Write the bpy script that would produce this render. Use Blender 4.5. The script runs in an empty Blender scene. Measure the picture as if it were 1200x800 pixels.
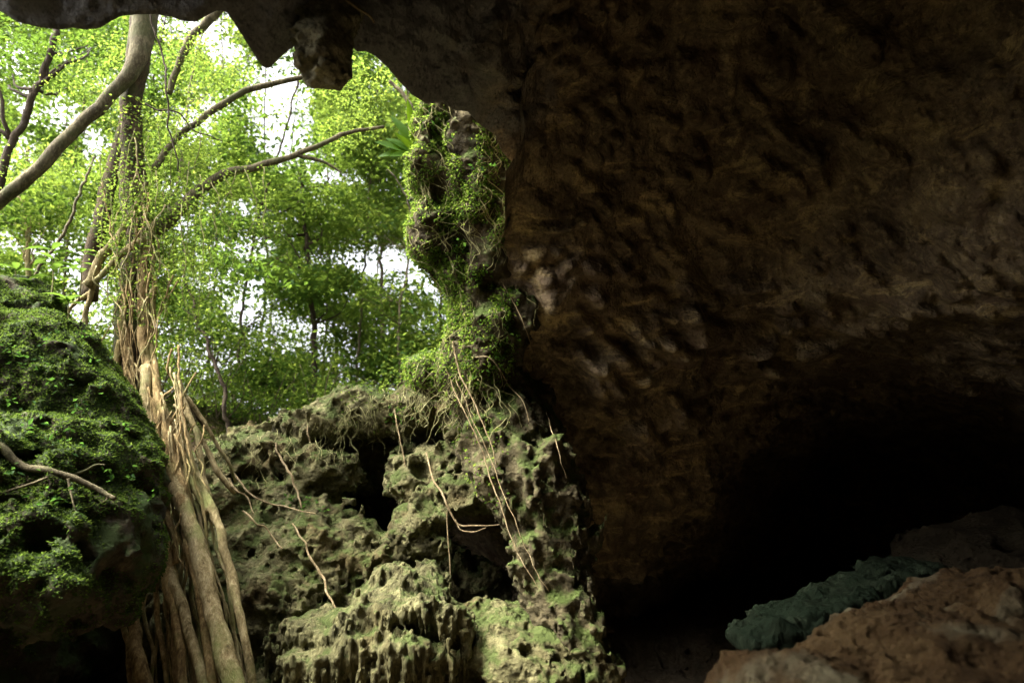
import bpy, math, random
import numpy as np
from mathutils import Vector, Matrix
from mathutils.bvhtree import BVHTree

rng = np.random.default_rng(7)
random.seed(7)
R_ = math.radians
SC = bpy.context.scene
COL = SC.collection

# ------------------------------------------------------------------ camera geometry
EYE = np.array([0.0, 0.0, 1.6])
PITCH = R_(12.0)
FPX = 800.0
FW = np.array([0, math.cos(PITCH), math.sin(PITCH)])
UP = np.array([0, -math.sin(PITCH), math.cos(PITCH)])
RT = np.array([1.0, 0, 0])


def P(px, py, d):
    """the point seen at a photograph position, d metres ahead of the camera (world Y)"""
    v = RT * ((px - 600) / FPX) + FW + UP * ((400 - py) / FPX)
    return EYE + v * (d / v[1])


def proj(p):
    q = np.atleast_2d(p) - EYE
    z = q @ FW
    z = np.where(np.abs(z) < 1e-4, 1e-4, z)
    return np.stack([600 + FPX * (q @ RT) / z, 400 - FPX * (q @ UP) / z, z], 1)


# ------------------------------------------------------------------ noise
_perm = np.arange(256, dtype=np.int32)
np.random.default_rng(3).shuffle(_perm)
_g = np.random.default_rng(4).normal(size=(256, 3)).astype(np.float32)
_g /= np.linalg.norm(_g, axis=1, keepdims=True)
_w = np.random.default_rng(5).random((256, 3)).astype(np.float32)


def _h(x, y, z):
    return _perm[(_perm[(_perm[x & 255] + y) & 255] + z) & 255]


def perlin(p):
    p = p.astype(np.float32)
    i = np.floor(p).astype(np.int32)
    f = p - i
    u = f * f * f * (f * (f * 6 - 15) + 10)
    out = np.zeros(len(p), np.float32)
    for dx in (0, 1):
        for dy in (0, 1):
            for dz in (0, 1):
                g = _g[_h(i[:, 0] + dx, i[:, 1] + dy, i[:, 2] + dz)]
                d = g[:, 0] * (f[:, 0] - dx) + g[:, 1] * (f[:, 1] - dy) + g[:, 2] * (f[:, 2] - dz)
                wt = (u[:, 0] if dx else 1 - u[:, 0]) * (u[:, 1] if dy else 1 - u[:, 1]) * (u[:, 2] if dz else 1 - u[:, 2])
                out += wt * d
    return out * 1.5


def fbm(p, o=4, gain=.5, lac=2.03):
    a, s, out = 1.0, 1.0, np.zeros(len(p), np.float32)
    for k in range(o):
        out += a * perlin(p * s + k * 17.3)
        a *= gain
        s *= lac
    return out


def ridged(p, o=3):
    a, s, out = 1.0, 1.0, np.zeros(len(p), np.float32)
    for k in range(o):
        out += a * (1 - 2 * np.abs(perlin(p * s + k * 11.7)))
        a *= .5
        s *= 2.07
    return out


def worley(p):
    p = p.astype(np.float32)
    i = np.floor(p).astype(np.int32)
    f = p - i
    f1 = np.full(len(p), 9, np.float32)
    f2 = f1.copy()
    for dx in (-1, 0, 1):
        for dy in (-1, 0, 1):
            for dz in (-1, 0, 1):
                w = _w[_h(i[:, 0] + dx, i[:, 1] + dy, i[:, 2] + dz)]
                d = np.sqrt((w[:, 0] + dx - f[:, 0]) ** 2 + (w[:, 1] + dy - f[:, 1]) ** 2 + (w[:, 2] + dz - f[:, 2]) ** 2)
                f2 = np.minimum(f2, np.maximum(f1, d))
                f1 = np.minimum(f1, d)
    return f1, f2


def sstep(a, b, x):
    t = np.clip((x - a) / (b - a), 0, 1)
    return t * t * (3 - 2 * t)


# ------------------------------------------------------------------ objects
def mesh_obj(name, verts, faces, mat, parent=None, origin=None, smooth=True):
    """one mesh object; verts in world space; faces: array n x 3 / n x 4 or a list of such arrays"""
    verts = np.asarray(verts, np.float32)
    if not isinstance(faces, list):
        faces = [faces]
    faces = [np.asarray(f, np.int32) for f in faces if len(f)]
    if parent is not None:
        org = np.array(parent.matrix_world.translation if parent.parent is None else parent.get('_org', (0, 0, 0)))
        org = np.array(parent['_org'])
    elif origin is None:
        org = np.array([(verts[:, 0].min() + verts[:, 0].max()) / 2, (verts[:, 1].min() + verts[:, 1].max()) / 2, verts[:, 2].min()])
    else:
        org = np.array(origin)
    me = bpy.data.meshes.new(name)
    v = (verts - org).astype(np.float32)
    me.vertices.add(len(v))
    me.vertices.foreach_set('co', v.ravel())
    nl = sum(f.size for f in faces)
    me.loops.add(nl)
    me.loops.foreach_set('vertex_index', np.concatenate([f.ravel() for f in faces]))
    tot = np.concatenate([np.full(len(f), f.shape[1], np.int32) for f in faces])
    st = np.concatenate([[0], np.cumsum(tot)[:-1]]).astype(np.int32)
    me.polygons.add(len(tot))
    me.polygons.foreach_set('loop_start', st)
    me.polygons.foreach_set('use_smooth', np.full(len(tot), smooth, bool))
    me.update(calc_edges=True)
    me.validate()
    if mat:
        me.materials.append(mat)
    o = bpy.data.objects.new(name, me)
    COL.objects.link(o)
    o['_org'] = [float(x) for x in org]
    if parent is not None:
        o.parent = parent
    else:
        o.location = org
    return o


def tag(o, label=None, cat=None, group=None, kind=None):
    for k, v in (('label', label), ('category', cat), ('group', group), ('kind', kind)):
        if v:
            o[k] = v
    return o


def thing(name, loc, label, cat, group=None):
    o = bpy.data.objects.new(name, None)
    o.empty_display_size = .2
    COL.objects.link(o)
    o.location = [float(x) for x in loc]
    o['_org'] = [float(x) for x in loc]
    return tag(o, label, cat, group)


# ------------------------------------------------------------------ surface nets
def surface_nets(f, lo, h):
    nx, ny, nz = f.shape
    ins = f < 0
    c = [(a, b, d) for a in (0, 1) for b in (0, 1) for d in (0, 1)]
    S = lambda arr, o: arr[o[0]:nx - 1 + o[0], o[1]:ny - 1 + o[1], o[2]:nz - 1 + o[2]]
    cnt = np.zeros((nx - 1, ny - 1, nz - 1), np.int8)
    for o in c:
        cnt += S(ins, o)
    act = (cnt > 0) & (cnt < 8)
    idx = np.argwhere(act)
    vid = np.full(act.shape, -1, np.int32)
    vid[act] = np.arange(len(idx))
    acc = np.zeros((len(idx), 3), np.float32)
    n = np.zeros(len(idx), np.float32)
    for o in c:
        for ax in range(3):
            if o[ax]:
                continue
            o2 = list(o)
            o2[ax] = 1
            a = f[idx[:, 0] + o[0], idx[:, 1] + o[1], idx[:, 2] + o[2]]
            b = f[idx[:, 0] + o2[0], idx[:, 1] + o2[1], idx[:, 2] + o2[2]]
            m = (a < 0) != (b < 0)
            t = np.where(m, a / np.where(m, a - b, 1), 0)
            q = np.tile(np.array(o, np.float32), (len(idx), 1))
            q[:, ax] = t
            acc += q * m[:, None]
            n += m
    v = (idx + acc / n[:, None]) * h + lo
    quads = []
    for ax in range(3):
        b1, b2 = [(1, 2), (2, 0), (0, 1)][ax]
        sl0 = [slice(1, None)] * 3
        sl1 = [slice(1, None)] * 3
        sl0[ax] = slice(0, -1)
        sl1[ax] = slice(1, None)
        s0 = ins[tuple(sl0)]
        s1 = ins[tuple(sl1)]
        e = np.argwhere(s0 != s1)
        off = np.ones(3, int)
        off[ax] = 0
        e = e + off
        if not len(e):
            continue
        ok = (e[:, b1] < f.shape[b1] - 1) & (e[:, b2] < f.shape[b2] - 1)
        e = e[ok]
        flip = ~ins[e[:, 0], e[:, 1], e[:, 2]]
        cells = []
        for u1, u2 in ((1, 1), (0, 1), (0, 0), (1, 0)):
            q = e.copy()
            q[:, b1] -= u1
            q[:, b2] -= u2
            cells.append(vid[q[:, 0], q[:, 1], q[:, 2]])
        qd = np.stack(cells, 1)
        qd[flip] = qd[flip][:, ::-1]
        quads.append(qd)
    q = np.concatenate(quads)
    q = q[(q >= 0).all(1)]
    return v, q


class Rock:
    """a rock body grown on a grid from soft-blended ellipsoids and rods, then eroded"""

    def __init__(s, lo, hi, h):
        s.lo, s.h = np.array(lo, np.float32), h
        s.n = np.ceil((np.array(hi) - s.lo) / h).astype(int) + 1
        ax = [s.lo[k] + h * np.arange(s.n[k], dtype=np.float32) for k in range(3)]
        s.X, s.Y, s.Z = ax[0][:, None, None], ax[1][None, :, None], ax[2][None, None, :]
        s.f = np.full(tuple(s.n), 2.0, np.float32)

    def _box(s, lo, hi):
        a = np.maximum(np.floor((np.array(lo) - s.lo) / s.h).astype(int), 0)
        b = np.minimum(np.ceil((np.array(hi) - s.lo) / s.h).astype(int) + 1, s.n)
        b = np.maximum(a, b)
        return tuple(slice(x, y) for x, y in zip(a, b))

    def _op(s, sl, d, k, sub):
        a = s.f[sl]
        if a.size == 0:
            return
        if sub:
            d = -d
            hh = np.clip(.5 - .5 * (a - d) / k, 0, 1)
            s.f[sl] = a * (1 - hh) + d * hh + k * hh * (1 - hh)
        else:
            hh = np.clip(.5 + .5 * (a - d) / k, 0, 1)
            s.f[sl] = a * (1 - hh) + d * hh - k * hh * (1 - hh)

    def ell(s, c, r, k=.2, sub=False):
        c = np.array(c)
        r = np.array(r if np.ndim(r) else (r, r, r), float)
        m = 2.0 + k
        sl = s._box(c - r - m, c + r + m)
        x = (s.X[sl[0]] - c[0]) / r[0]
        y = (s.Y[:, sl[1]] - c[1]) / r[1]
        z = (s.Z[:, :, sl[2]] - c[2]) / r[2]
        k0 = np.sqrt(x * x + y * y + z * z)
        k1 = np.sqrt((x / r[0]) ** 2 + (y / r[1]) ** 2 + (z / r[2]) ** 2)
        s._op(sl, k0 * (k0 - 1) / np.maximum(k1, 1e-4), k, sub)
        return s

    def rod(s, a, b, r0, r1, k=.06, sub=False):
        a, b = np.array(a, float), np.array(b, float)
        m = max(r0, r1) + k + .3
        sl = s._box(np.minimum(a, b) - m, np.maximum(a, b) + m)
        x, y, z = s.X[sl[0]], s.Y[:, sl[1]], s.Z[:, :, sl[2]]
        d = b - a
        t = np.clip(((x - a[0]) * d[0] + (y - a[1]) * d[1] + (z - a[2]) * d[2]) / max(d @ d, 1e-9), 0, 1)
        q = np.sqrt((x - a[0] - t * d[0]) ** 2 + (y - a[1] - t * d[1]) ** 2 + (z - a[2] - t * d[2]) ** 2)
        s._op(sl, q - (r0 + (r1 - r0) * t), k, sub)
        return s

    def erode(s, fn, band=.33):
        if isinstance(fn, tuple):
            s.erode(fn[0], band)
            return s.erode(fn[1], .11)
        m = np.abs(s.f) < band
        ijk = np.argwhere(m)
        p = ijk * s.h + s.lo
        s.f[m] += fn(p.astype(np.float32)).astype(np.float32)
        return s

    def mesh(s):
        s.f[0], s.f[-1] = np.maximum(s.f[0], .01), np.maximum(s.f[-1], .01)
        s.f[:, 0], s.f[:, -1] = np.maximum(s.f[:, 0], .01), np.maximum(s.f[:, -1], .01)
        s.f[:, :, 0], s.f[:, :, -1] = np.maximum(s.f[:, :, 0], .01), np.maximum(s.f[:, :, -1], .01)
        return surface_nets(s.f, s.lo, s.h)


def keep_large(v, q, least=400):
    """drop the crumbs that erosion left floating"""
    n = len(v)
    lab = np.arange(n)
    for _ in range(400):
        m = lab[q].min(1)
        new = lab.copy()
        for k in range(4):
            np.minimum.at(new, q[:, k], m)
        new = new[new]
        if (new == lab).all():
            break
        lab = new
    u, inv, cnt = np.unique(lab, return_inverse=True, return_counts=True)
    ok = cnt[inv] >= min(least, cnt.max())
    mp = np.cumsum(ok) - 1
    return v[ok], mp[q[ok[q].all(1)]]


def bvh(v, q):
    return BVHTree.FromPolygons([tuple(x) for x in v.tolist()], [tuple(x) for x in q.tolist()])


# ------------------------------------------------------------------ tubes and leaves
def spline(pts, n):
    pts = np.asarray(pts, float)
    if len(pts) == 2:
        t = np.linspace(0, 1, n)[:, None]
        return pts[0] * (1 - t) + pts[1] * t
    p = np.vstack([2 * pts[0] - pts[1], pts, 2 * pts[-1] - pts[-2]])
    s = np.linspace(0, len(pts) - 1 - 1e-6, n)
    i = s.astype(int)
    t = (s - i)[:, None]
    a, b, c, d = p[i], p[i + 1], p[i + 2], p[i + 3]
    return .5 * (2 * b + (c - a) * t + (2 * a - 5 * b + 4 * c - d) * t ** 2 + (3 * b - a - 3 * c + d) * t ** 3)


class Geo:
    def __init__(s):
        s.v, s.q, s.t, s.n = [], [], [], 0

    def add(s, v, q=None, t=None):
        s.v.append(np.asarray(v, np.float32))
        if q is not None and len(q):
            s.q.append(np.asarray(q) + s.n)
        if t is not None and len(t):
            s.t.append(np.asarray(t) + s.n)
        s.n += len(v)

    def tube(s, pts, r, seg=8, n=None, wob=0.0, lump=0.0, seed=0.0):
        """a tapering, slightly crooked rod along pts; r: radii at equal steps"""
        pts = np.asarray(pts, float)
        if n is None:
            L = np.linalg.norm(np.diff(pts, axis=0), axis=1).sum()
            n = int(np.clip(L / max(.035, 1.2 * np.mean(r)), 6, 90))
        c = spline(pts, n)
        rr = np.interp(np.linspace(0, 1, n), np.linspace(0, 1, len(r)), r) if np.ndim(r) else np.full(n, r)
        if wob:
            w = np.stack([perlin(c * 2.3 + seed + 31 * k) + .5 * perlin(c * 6.1 + seed + 13 * k) for k in range(3)], 1)
            c = c + w * wob
        tg = np.gradient(c, axis=0)
        tg /= np.linalg.norm(tg, axis=1, keepdims=True) + 1e-9
        ref = np.array([0.3, 1, .1]) if abs(tg[:, 2]).mean() > .6 else np.array([0, 0.1, 1.0])
        u = np.cross(tg, ref)
        u /= np.linalg.norm(u, axis=1, keepdims=True) + 1e-9
        w = np.cross(tg, u)
        a = np.linspace(0, 2 * np.pi, seg, endpoint=False)
        ring = u[:, None, :] * np.cos(a)[None, :, None] + w[:, None, :] * np.sin(a)[None, :, None]
        rad = np.repeat(rr[:, None], seg, 1)
        if lump:
            pp = (c[:, None, :] + ring * rr[:, None, None]).reshape(-1, 3)
            k = .35 / max(np.mean(rr), .01)
            nz = perlin(pp * np.array([k, k, k * .35]) + seed) + .5 * perlin(pp * k * 2.3 + seed)
            rad = rad * (1 + lump * nz.reshape(rad.shape))
        v = (c[:, None, :] + ring * rad[:, :, None]).reshape(-1, 3)
        i = np.arange(n - 1)[:, None] * seg
        j = np.arange(seg)[None, :]
        j2 = (j + 1) % seg
        q = np.stack([i + j, i + j2, i + seg + j2, i + seg + j], -1).reshape(-1, 4)
        v = np.vstack([v, c[0], c[-1]])
        b = n * seg
        jj = np.arange(seg)
        t = np.vstack([np.stack([np.full(seg, b), (jj + 1) % seg, jj], 1), np.stack([np.full(seg, b + 1), (n - 1) * seg + jj, (n - 1) * seg + (jj + 1) % seg], 1)])
        s.add(v, q, t)
        return c

    def leaves(s, pos, length, width, up=.5, droop=.3, fold=.25, direc=None):
        """kite-shaped leaves, folded along the midrib, one island each"""
        n = len(pos)
        if n == 0:
            return
        d = rng.normal(size=(n, 3))
        d[:, 2] = d[:, 2] * .5 - droop
        if direc is not None:
            d = d * .5 + direc
        d /= np.linalg.norm(d, axis=1, keepdims=True)
        nr = rng.normal(size=(n, 3))
        nr[:, 2] = np.abs(nr[:, 2]) * .6 + up
        sd = np.cross(d, nr)
        sd /= np.linalg.norm(sd, axis=1, keepdims=True) + 1e-9
        nr = np.cross(sd, d)
        L = (length * rng.uniform(.65, 1.25, n))[:, None]
        W = (width * rng.uniform(.7, 1.2, n))[:, None] * .5
        b = pos
        m = b + d * L * .42
        v = np.stack([b, m + sd * W + nr * W * fold, b + d * L - nr * L * .08, m - sd * W + nr * W * fold], 1).reshape(-1, 3)
        i = np.arange(n)[:, None] * 4
        s.add(v, None, np.vstack([i + np.array([0, 1, 2]), i + np.array([0, 2, 3])]))

    def blade(s, base, d, nrm, L, W, bend=.4, n=7):
        """one long strap leaf with a channelled midrib"""
        d = np.array(d, float)
        d /= np.linalg.norm(d)
        nrm = np.array(nrm, float)
        sd = np.cross(d, nrm)
        sd /= np.linalg.norm(sd)
        nrm = np.cross(sd, d)
        t = np.linspace(0, 1, n)
        c = base + d * (t * L)[:, None] - nrm * (bend * L * t ** 2)[:, None]
        w = W * .5 * np.sin(np.pi * np.clip(t * .93 + .05, 0, 1)) ** .8
        l = c + sd * w[:, None] + nrm * (w * .35)[:, None]
        r = c - sd * w[:, None] + nrm * (w * .35)[:, None]
        v = np.stack([l, c, r], 1).reshape(-1, 3)
        i = np.arange(n - 1)[:, None] * 3
        q = np.vstack([i + np.array([0, 1, 4, 3]), i + np.array([1, 2, 5, 4])])
        s.add(v, q)

    def build(s, name, mat, parent=None, origin=None, smooth=True):
        f = []
        if s.q:
            f.append(np.concatenate(s.q))
        if s.t:
            f.append(np.concatenate(s.t))
        return mesh_obj(name, np.concatenate(s.v), f, mat, parent, origin, smooth)


# ------------------------------------------------------------------ materials
def new_mat(name):
    m = bpy.data.materials.new(name)
    m.use_nodes = True
    nt = m.node_tree
    nt.nodes.clear()
    out = nt.nodes.new('ShaderNodeOutputMaterial')
    return m, nt, out


def N(nt, typ, ins=None, **kw):
    n = nt.nodes.new(typ)
    for k, v in kw.items():
        setattr(n, k, v)
    for k, v in (ins or {}).items():
        if isinstance(v, bpy.types.NodeSocket):
            nt.links.new(v, n.inputs[k])
        else:
            n.inputs[k].default_value = v
    return n


def ramp(nt, fac, stops):
    r = nt.nodes.new('ShaderNodeValToRGB')
    nt.links.new(fac, r.inputs[0])
    e = r.color_ramp.elements
    while len(e) < len(stops):
        e.new(.5)
    for el, (p, c) in zip(e, stops):
        el.position = p
        el.color = (*c, 1) if len(c) == 3 else c
    return r.outputs[0]


def g1(x):
    return (x, x, x)


def mix(nt, fac, a, b):
    m = N(nt, 'ShaderNodeMix', data_type='RGBA')
    for sock, v in ((m.inputs[0], fac), (m.inputs[6], a), (m.inputs[7], b)):
        if isinstance(v, bpy.types.NodeSocket):
            nt.links.new(v, sock)
        else:
            sock.default_value = v if not isinstance(v, tuple) else (*v, 1)
    return m.outputs[2]


def rock_mat(name, dark, mid, light, stain, moss=None, moss_amt=.5, bump=.5, scale=1.0, rough=.85, pits=True, streak=0.0, spec=.12, grey=None, ochre=None):
    m, nt, out = new_mat(name)
    tc = N(nt, 'ShaderNodeTexCoord').outputs['Object']
    mp = N(nt, 'ShaderNodeMapping', {'Vector': tc, 'Scale': (scale, scale, scale * (1 - streak))}).outputs[0]
    n1 = N(nt, 'ShaderNodeTexNoise', {'Vector': mp, 'Scale': 1.7, 'Detail': 9, 'Roughness': .62, 'Distortion': .5}).outputs[0]
    n2 = N(nt, 'ShaderNodeTexNoise', {'Vector': mp, 'Scale': 9, 'Detail': 9, 'Roughness': .68}).outputs[0]
    n3 = N(nt, 'ShaderNodeTexNoise', {'Vector': mp, 'Scale': .9, 'Detail': 4, 'Roughness': .6, 'Distortion': 1.0}).outputs[0]
    col = ramp(nt, n1, [(.34, dark), (.5, mid), (.68, light)])
    col2 = ramp(nt, n2, [(.32, dark), (.52, mid), (.7, light)])
    c = mix(nt, .5, col, col2)
    c = mix(nt, ramp(nt, n3, [(.52, g1(0)), (.66, g1(.75))]), c, stain)
    if ochre:
        mo = N(nt, 'ShaderNodeMapping', {'Vector': tc, 'Rotation': (0, R_(42), R_(12)), 'Scale': (.75, 1.3, 2.4)}).outputs[0]
        no = N(nt, 'ShaderNodeTexNoise', {'Vector': mo, 'Scale': 1.5, 'Detail': 10, 'Roughness': .72, 'Distortion': .9}).outputs[0]
        c = mix(nt, ramp(nt, no, [(.53, g1(0)), (.66, g1(.75))]), c, ochre)
        c = mix(nt, ramp(nt, no, [(.30, g1(.55)), (.42, g1(0))]), c, dark)
    if grey:  # greyer towards the mouth: mineral tone, plus veiling haze put into the colour
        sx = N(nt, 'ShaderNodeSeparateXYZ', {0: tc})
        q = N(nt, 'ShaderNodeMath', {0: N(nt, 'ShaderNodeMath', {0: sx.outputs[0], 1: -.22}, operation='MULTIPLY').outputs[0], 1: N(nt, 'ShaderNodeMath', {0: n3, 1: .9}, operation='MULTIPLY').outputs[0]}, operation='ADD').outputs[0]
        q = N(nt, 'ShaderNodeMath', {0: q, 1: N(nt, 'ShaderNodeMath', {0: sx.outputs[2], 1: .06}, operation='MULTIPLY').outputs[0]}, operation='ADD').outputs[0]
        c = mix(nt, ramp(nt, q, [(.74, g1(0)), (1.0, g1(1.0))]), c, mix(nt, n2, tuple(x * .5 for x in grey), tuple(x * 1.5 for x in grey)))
    n4 = N(nt, 'ShaderNodeTexNoise', {'Vector': mp, 'Scale': 42, 'Detail': 4, 'Roughness': .7}).outputs[0]
    c = mix(nt, ramp(nt, n4, [(.3, g1(.55)), (.5, g1(0))]), c, dark)
    if moss:
        geo = N(nt, 'ShaderNodeNewGeometry')
        z = N(nt, 'ShaderNodeSeparateXYZ', {0: geo.outputs['Normal']}).outputs[2]
        n5 = N(nt, 'ShaderNodeTexNoise', {'Vector': mp, 'Scale': 2.6, 'Detail': 8, 'Roughness': .7}).outputs[0]
        s = N(nt, 'ShaderNodeMath', {0: n5, 1: N(nt, 'ShaderNodeMath', {0: z, 1: .16}, operation='MULTIPLY').outputs[0]}, operation='ADD').outputs[0]
        th = .72 - .3 * moss_amt
        mc = mix(nt, n2, tuple(x * .45 for x in moss), tuple(x * 1.5 for x in moss))
        c = mix(nt, ramp(nt, s, [(th, g1(0)), (th + .13, g1(.9))]), c, mc)
    hgt = N(nt, 'ShaderNodeTexNoise', {'Vector': mp, 'Scale': 14, 'Detail': 10, 'Roughness': .72}).outputs[0]
    if pits:
        vo = N(nt, 'ShaderNodeTexVoronoi', {'Vector': mp, 'Scale': 16, 'Randomness': 1.0}, feature='F1').outputs['Distance']
        pit = ramp(nt, vo, [(.12, g1(0)), (.5, g1(1))])
        hgt = N(nt, 'ShaderNodeMath', {0: hgt, 1: N(nt, 'ShaderNodeMath', {0: pit, 1: .35}, operation='MULTIPLY').outputs[0]}, operation='ADD').outputs[0]
    b = N(nt, 'ShaderNodeBump', {'Strength': bump, 'Distance': .06, 'Height': hgt}).outputs[0]
    bs = N(nt, 'ShaderNodeBsdfPrincipled', {'Base Color': c, 'Roughness': rough, 'Normal': b, 'Specular IOR Level': spec})
    nt.links.new(bs.outputs[0], out.inputs[0])
    return m


def bark_mat(name, dark, mid, light, green=None, bump=.6, sc=1.0):
    m, nt, out = new_mat(name)
    tc = N(nt, 'ShaderNodeTexCoord').outputs['Object']
    mp = N(nt, 'ShaderNodeMapping', {'Vector': tc, 'Scale': (sc, sc, sc * .45)}).outputs[0]
    n1 = N(nt, 'ShaderNodeTexNoise', {'Vector': mp, 'Scale': 7, 'Detail': 8, 'Roughness': .65, 'Distortion': .6}).outputs[0]
    n2 = N(nt, 'ShaderNodeTexNoise', {'Vector': mp, 'Scale': 36, 'Detail': 6, 'Roughness': .7}).outputs[0]
    c = mix(nt, .45, ramp(nt, n1, [(.33, dark), (.5, mid), (.66, light)]), ramp(nt, n2, [(.35, dark), (.52, mid), (.64, light)]))
    if green:
        n3 = N(nt, 'ShaderNodeTexNoise', {'Vector': tc, 'Scale': 2.2, 'Detail': 5, 'Roughness': .6}).outputs[0]
        c = mix(nt, ramp(nt, n3, [(.5, g1(0)), (.64, g1(.7))]), c, green)
    b = N(nt, 'ShaderNodeBump', {'Strength': bump, 'Distance': .03, 'Height': n2}).outputs[0]
    bs = N(nt, 'ShaderNodeBsdfPrincipled', {'Base Color': c, 'Roughness': .85, 'Normal': b, 'Specular IOR Level': .12})
    nt.links.new(bs.outputs[0], out.inputs[0])
    return m


def leaf_mat(name, a, b, yellow, trans=1.0, ya=.12):
    m, nt, out = new_mat(name)
    g = N(nt, 'ShaderNodeNewGeometry')
    rnd = g.outputs['Random Per Island']
    tc = N(nt, 'ShaderNodeTexCoord').outputs['Object']
    n = N(nt, 'ShaderNodeTexNoise', {'Vector': tc, 'Scale': .55, 'Detail': 3}).outputs[0]
    f = N(nt, 'ShaderNodeMath', {0: rnd, 1: n}, operation='MULTIPLY').outputs[0]
    c = mix(nt, ramp(nt, f, [(.08, g1(0)), (.5, g1(1))]), a, b)
    c = mix(nt, ramp(nt, rnd, [(1 - ya, g1(0)), (1 - ya * .4, g1(.8))]), c, yellow)
    tcol = mix(nt, .5, c, yellow)
    tcol = N(nt, 'ShaderNodeVectorMath', {0: tcol, 3: 1.7 * trans}, operation='SCALE').outputs[0]
    d = N(nt, 'ShaderNodeBsdfPrincipled', {'Base Color': c, 'Roughness': .55, 'Specular IOR Level': .05})
    t = N(nt, 'ShaderNodeBsdfTranslucent', {'Color': tcol})
    mx = N(nt, 'ShaderNodeMixShader', {0: .5, 1: d.outputs[0], 2: t.outputs[0]})
    nt.links.new(mx.outputs[0], out.inputs[0])
    return m


M = {}
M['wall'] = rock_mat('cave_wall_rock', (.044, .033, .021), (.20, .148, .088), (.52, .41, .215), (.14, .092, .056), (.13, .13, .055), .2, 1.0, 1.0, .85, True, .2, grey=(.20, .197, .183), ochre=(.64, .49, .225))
M['lime'] = rock_mat('karst_limestone', (.015, .013, .006), (.094, .086, .039), (.25, .235, .112), (.075, .052, .020), (.047, .066, .016), .62, 1.0, 1.0, .9)
M['flow'] = rock_mat('flowstone', (.014, .012, .005), (.095, .09, .040), (.28, .265, .125), (.07, .055, .02), (.045, .064, .014), .5, 1.0, 1.6, .75, True, .55)
M['pillar'] = rock_mat('pillar_rock', (.018, .015, .009), (.07, .058, .030), (.165, .14, .072), (.045, .034, .018), (.05, .075, .016), .7, .9)
M['lip'] = rock_mat('ceiling_rock', (.055, .053, .048), (.14, .135, .12), (.25, .235, .19), (.11, .10, .08), (.12, .12, .06), .1, .9)
M['tan'] = rock_mat('hanging_rock', (.05, .045, .03), (.22, .20, .12), (.5, .46, .28), (.16, .14, .08), (.14, .16, .06), .4, 1.0)
M['ledge'] = rock_mat('ledge_rock', (.012, .010, .007), (.045, .036, .022), (.10, .08, .045), (.03, .04, .016), (.03, .05, .012), .8, .9)
M['brown'] = rock_mat('brown_cave_rock', (.013, .0072, .003), (.042, .025, .0105), (.085, .058, .026), (.11, .10, .062), None, 0, 1.0, 1.4, spec=.05)
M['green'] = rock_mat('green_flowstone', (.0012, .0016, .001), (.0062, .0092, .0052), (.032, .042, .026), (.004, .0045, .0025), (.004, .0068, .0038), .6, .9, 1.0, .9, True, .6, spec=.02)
M['soil'] = rock_mat('forest_soil', (.02, .014, .008), (.06, .042, .022), (.12, .09, .045), (.035, .04, .014), (.04, .06, .015), .3, .8)
M['floor'] = rock_mat('cave_floor_clay', (.028, .022, .013), (.115, .09, .055), (.20, .16, .10), (.085, .066, .04), None, 0, .8)
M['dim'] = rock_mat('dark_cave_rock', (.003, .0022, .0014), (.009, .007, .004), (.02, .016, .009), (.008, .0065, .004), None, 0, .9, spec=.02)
M['root'] = bark_mat('fig_root_bark', (.04, .025, .010), (.235, .165, .072), (.54, .425, .21), (.14, .14, .045), 1.0)
M['pale'] = bark_mat('pale_root_bark', (.055, .04, .016), (.28, .222, .108), (.58, .50, .29), (.15, .18, .055), .9)
M['trunk'] = bark_mat('fig_trunk_bark', (.010, .007, .004), (.045, .032, .016), (.12, .09, .046), (.035, .048, .012), .9)
M['limb'] = bark_mat('fig_limb_bark', (.018, .015, .008), (.075, .063, .033), (.20, .175, .10), (.05, .058, .02), .9)
M['dbark'] = bark_mat('dark_bark', (.012, .009, .006), (.04, .03, .02), (.09, .07, .045))
M['fbark'] = bark_mat('forest_bark', (.03, .024, .015), (.10, .08, .05), (.20, .165, .11), (.07, .09, .03))
M['vine'] = bark_mat('dry_vine', (.06, .042, .02), (.20, .15, .08), (.38, .31, .19))
M['stem'] = bark_mat('creeper_stem', (.06, .058, .02), (.18, .17, .07), (.34, .33, .17))
M['leafA'] = leaf_mat('leaf_bright', (.022, .060, .010), (.066, .124, .018), (.165, .205, .030), 1.3, .16)
M['leafB'] = leaf_mat('leaf_deep', (.011, .034, .005), (.034, .076, .011), (.088, .135, .016), 1.2, .1)
M['leafC'] = leaf_mat('leaf_mid', (.016, .047, .007), (.052, .102, .014), (.13, .175, .022), 1.25, .12)
M['moss'] = leaf_mat('moss_leaf', (.013, .033, .005), (.037, .074, .010), (.085, .12, .019), .9, .15)
M['ivy'] = leaf_mat('ivy_leaf', (.025, .07, .007), (.07, .13, .013), (.15, .19, .03), 1.1, .2)
M['litter'] = leaf_mat('fallen_leaf', (.03, .028, .008), (.09, .065, .028), (.05, .085, .012), .5, .35)
M['fern'] = leaf_mat('fern_leaf', (.012, .042, .002), (.030, .072, .003), (.10, .15, .005), 1.2, .1)
M['herb'] = leaf_mat('herb_leaf', (.011, .038, .006), (.022, .064, .009), (.05, .10, .014), 1.0, .1)

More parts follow.
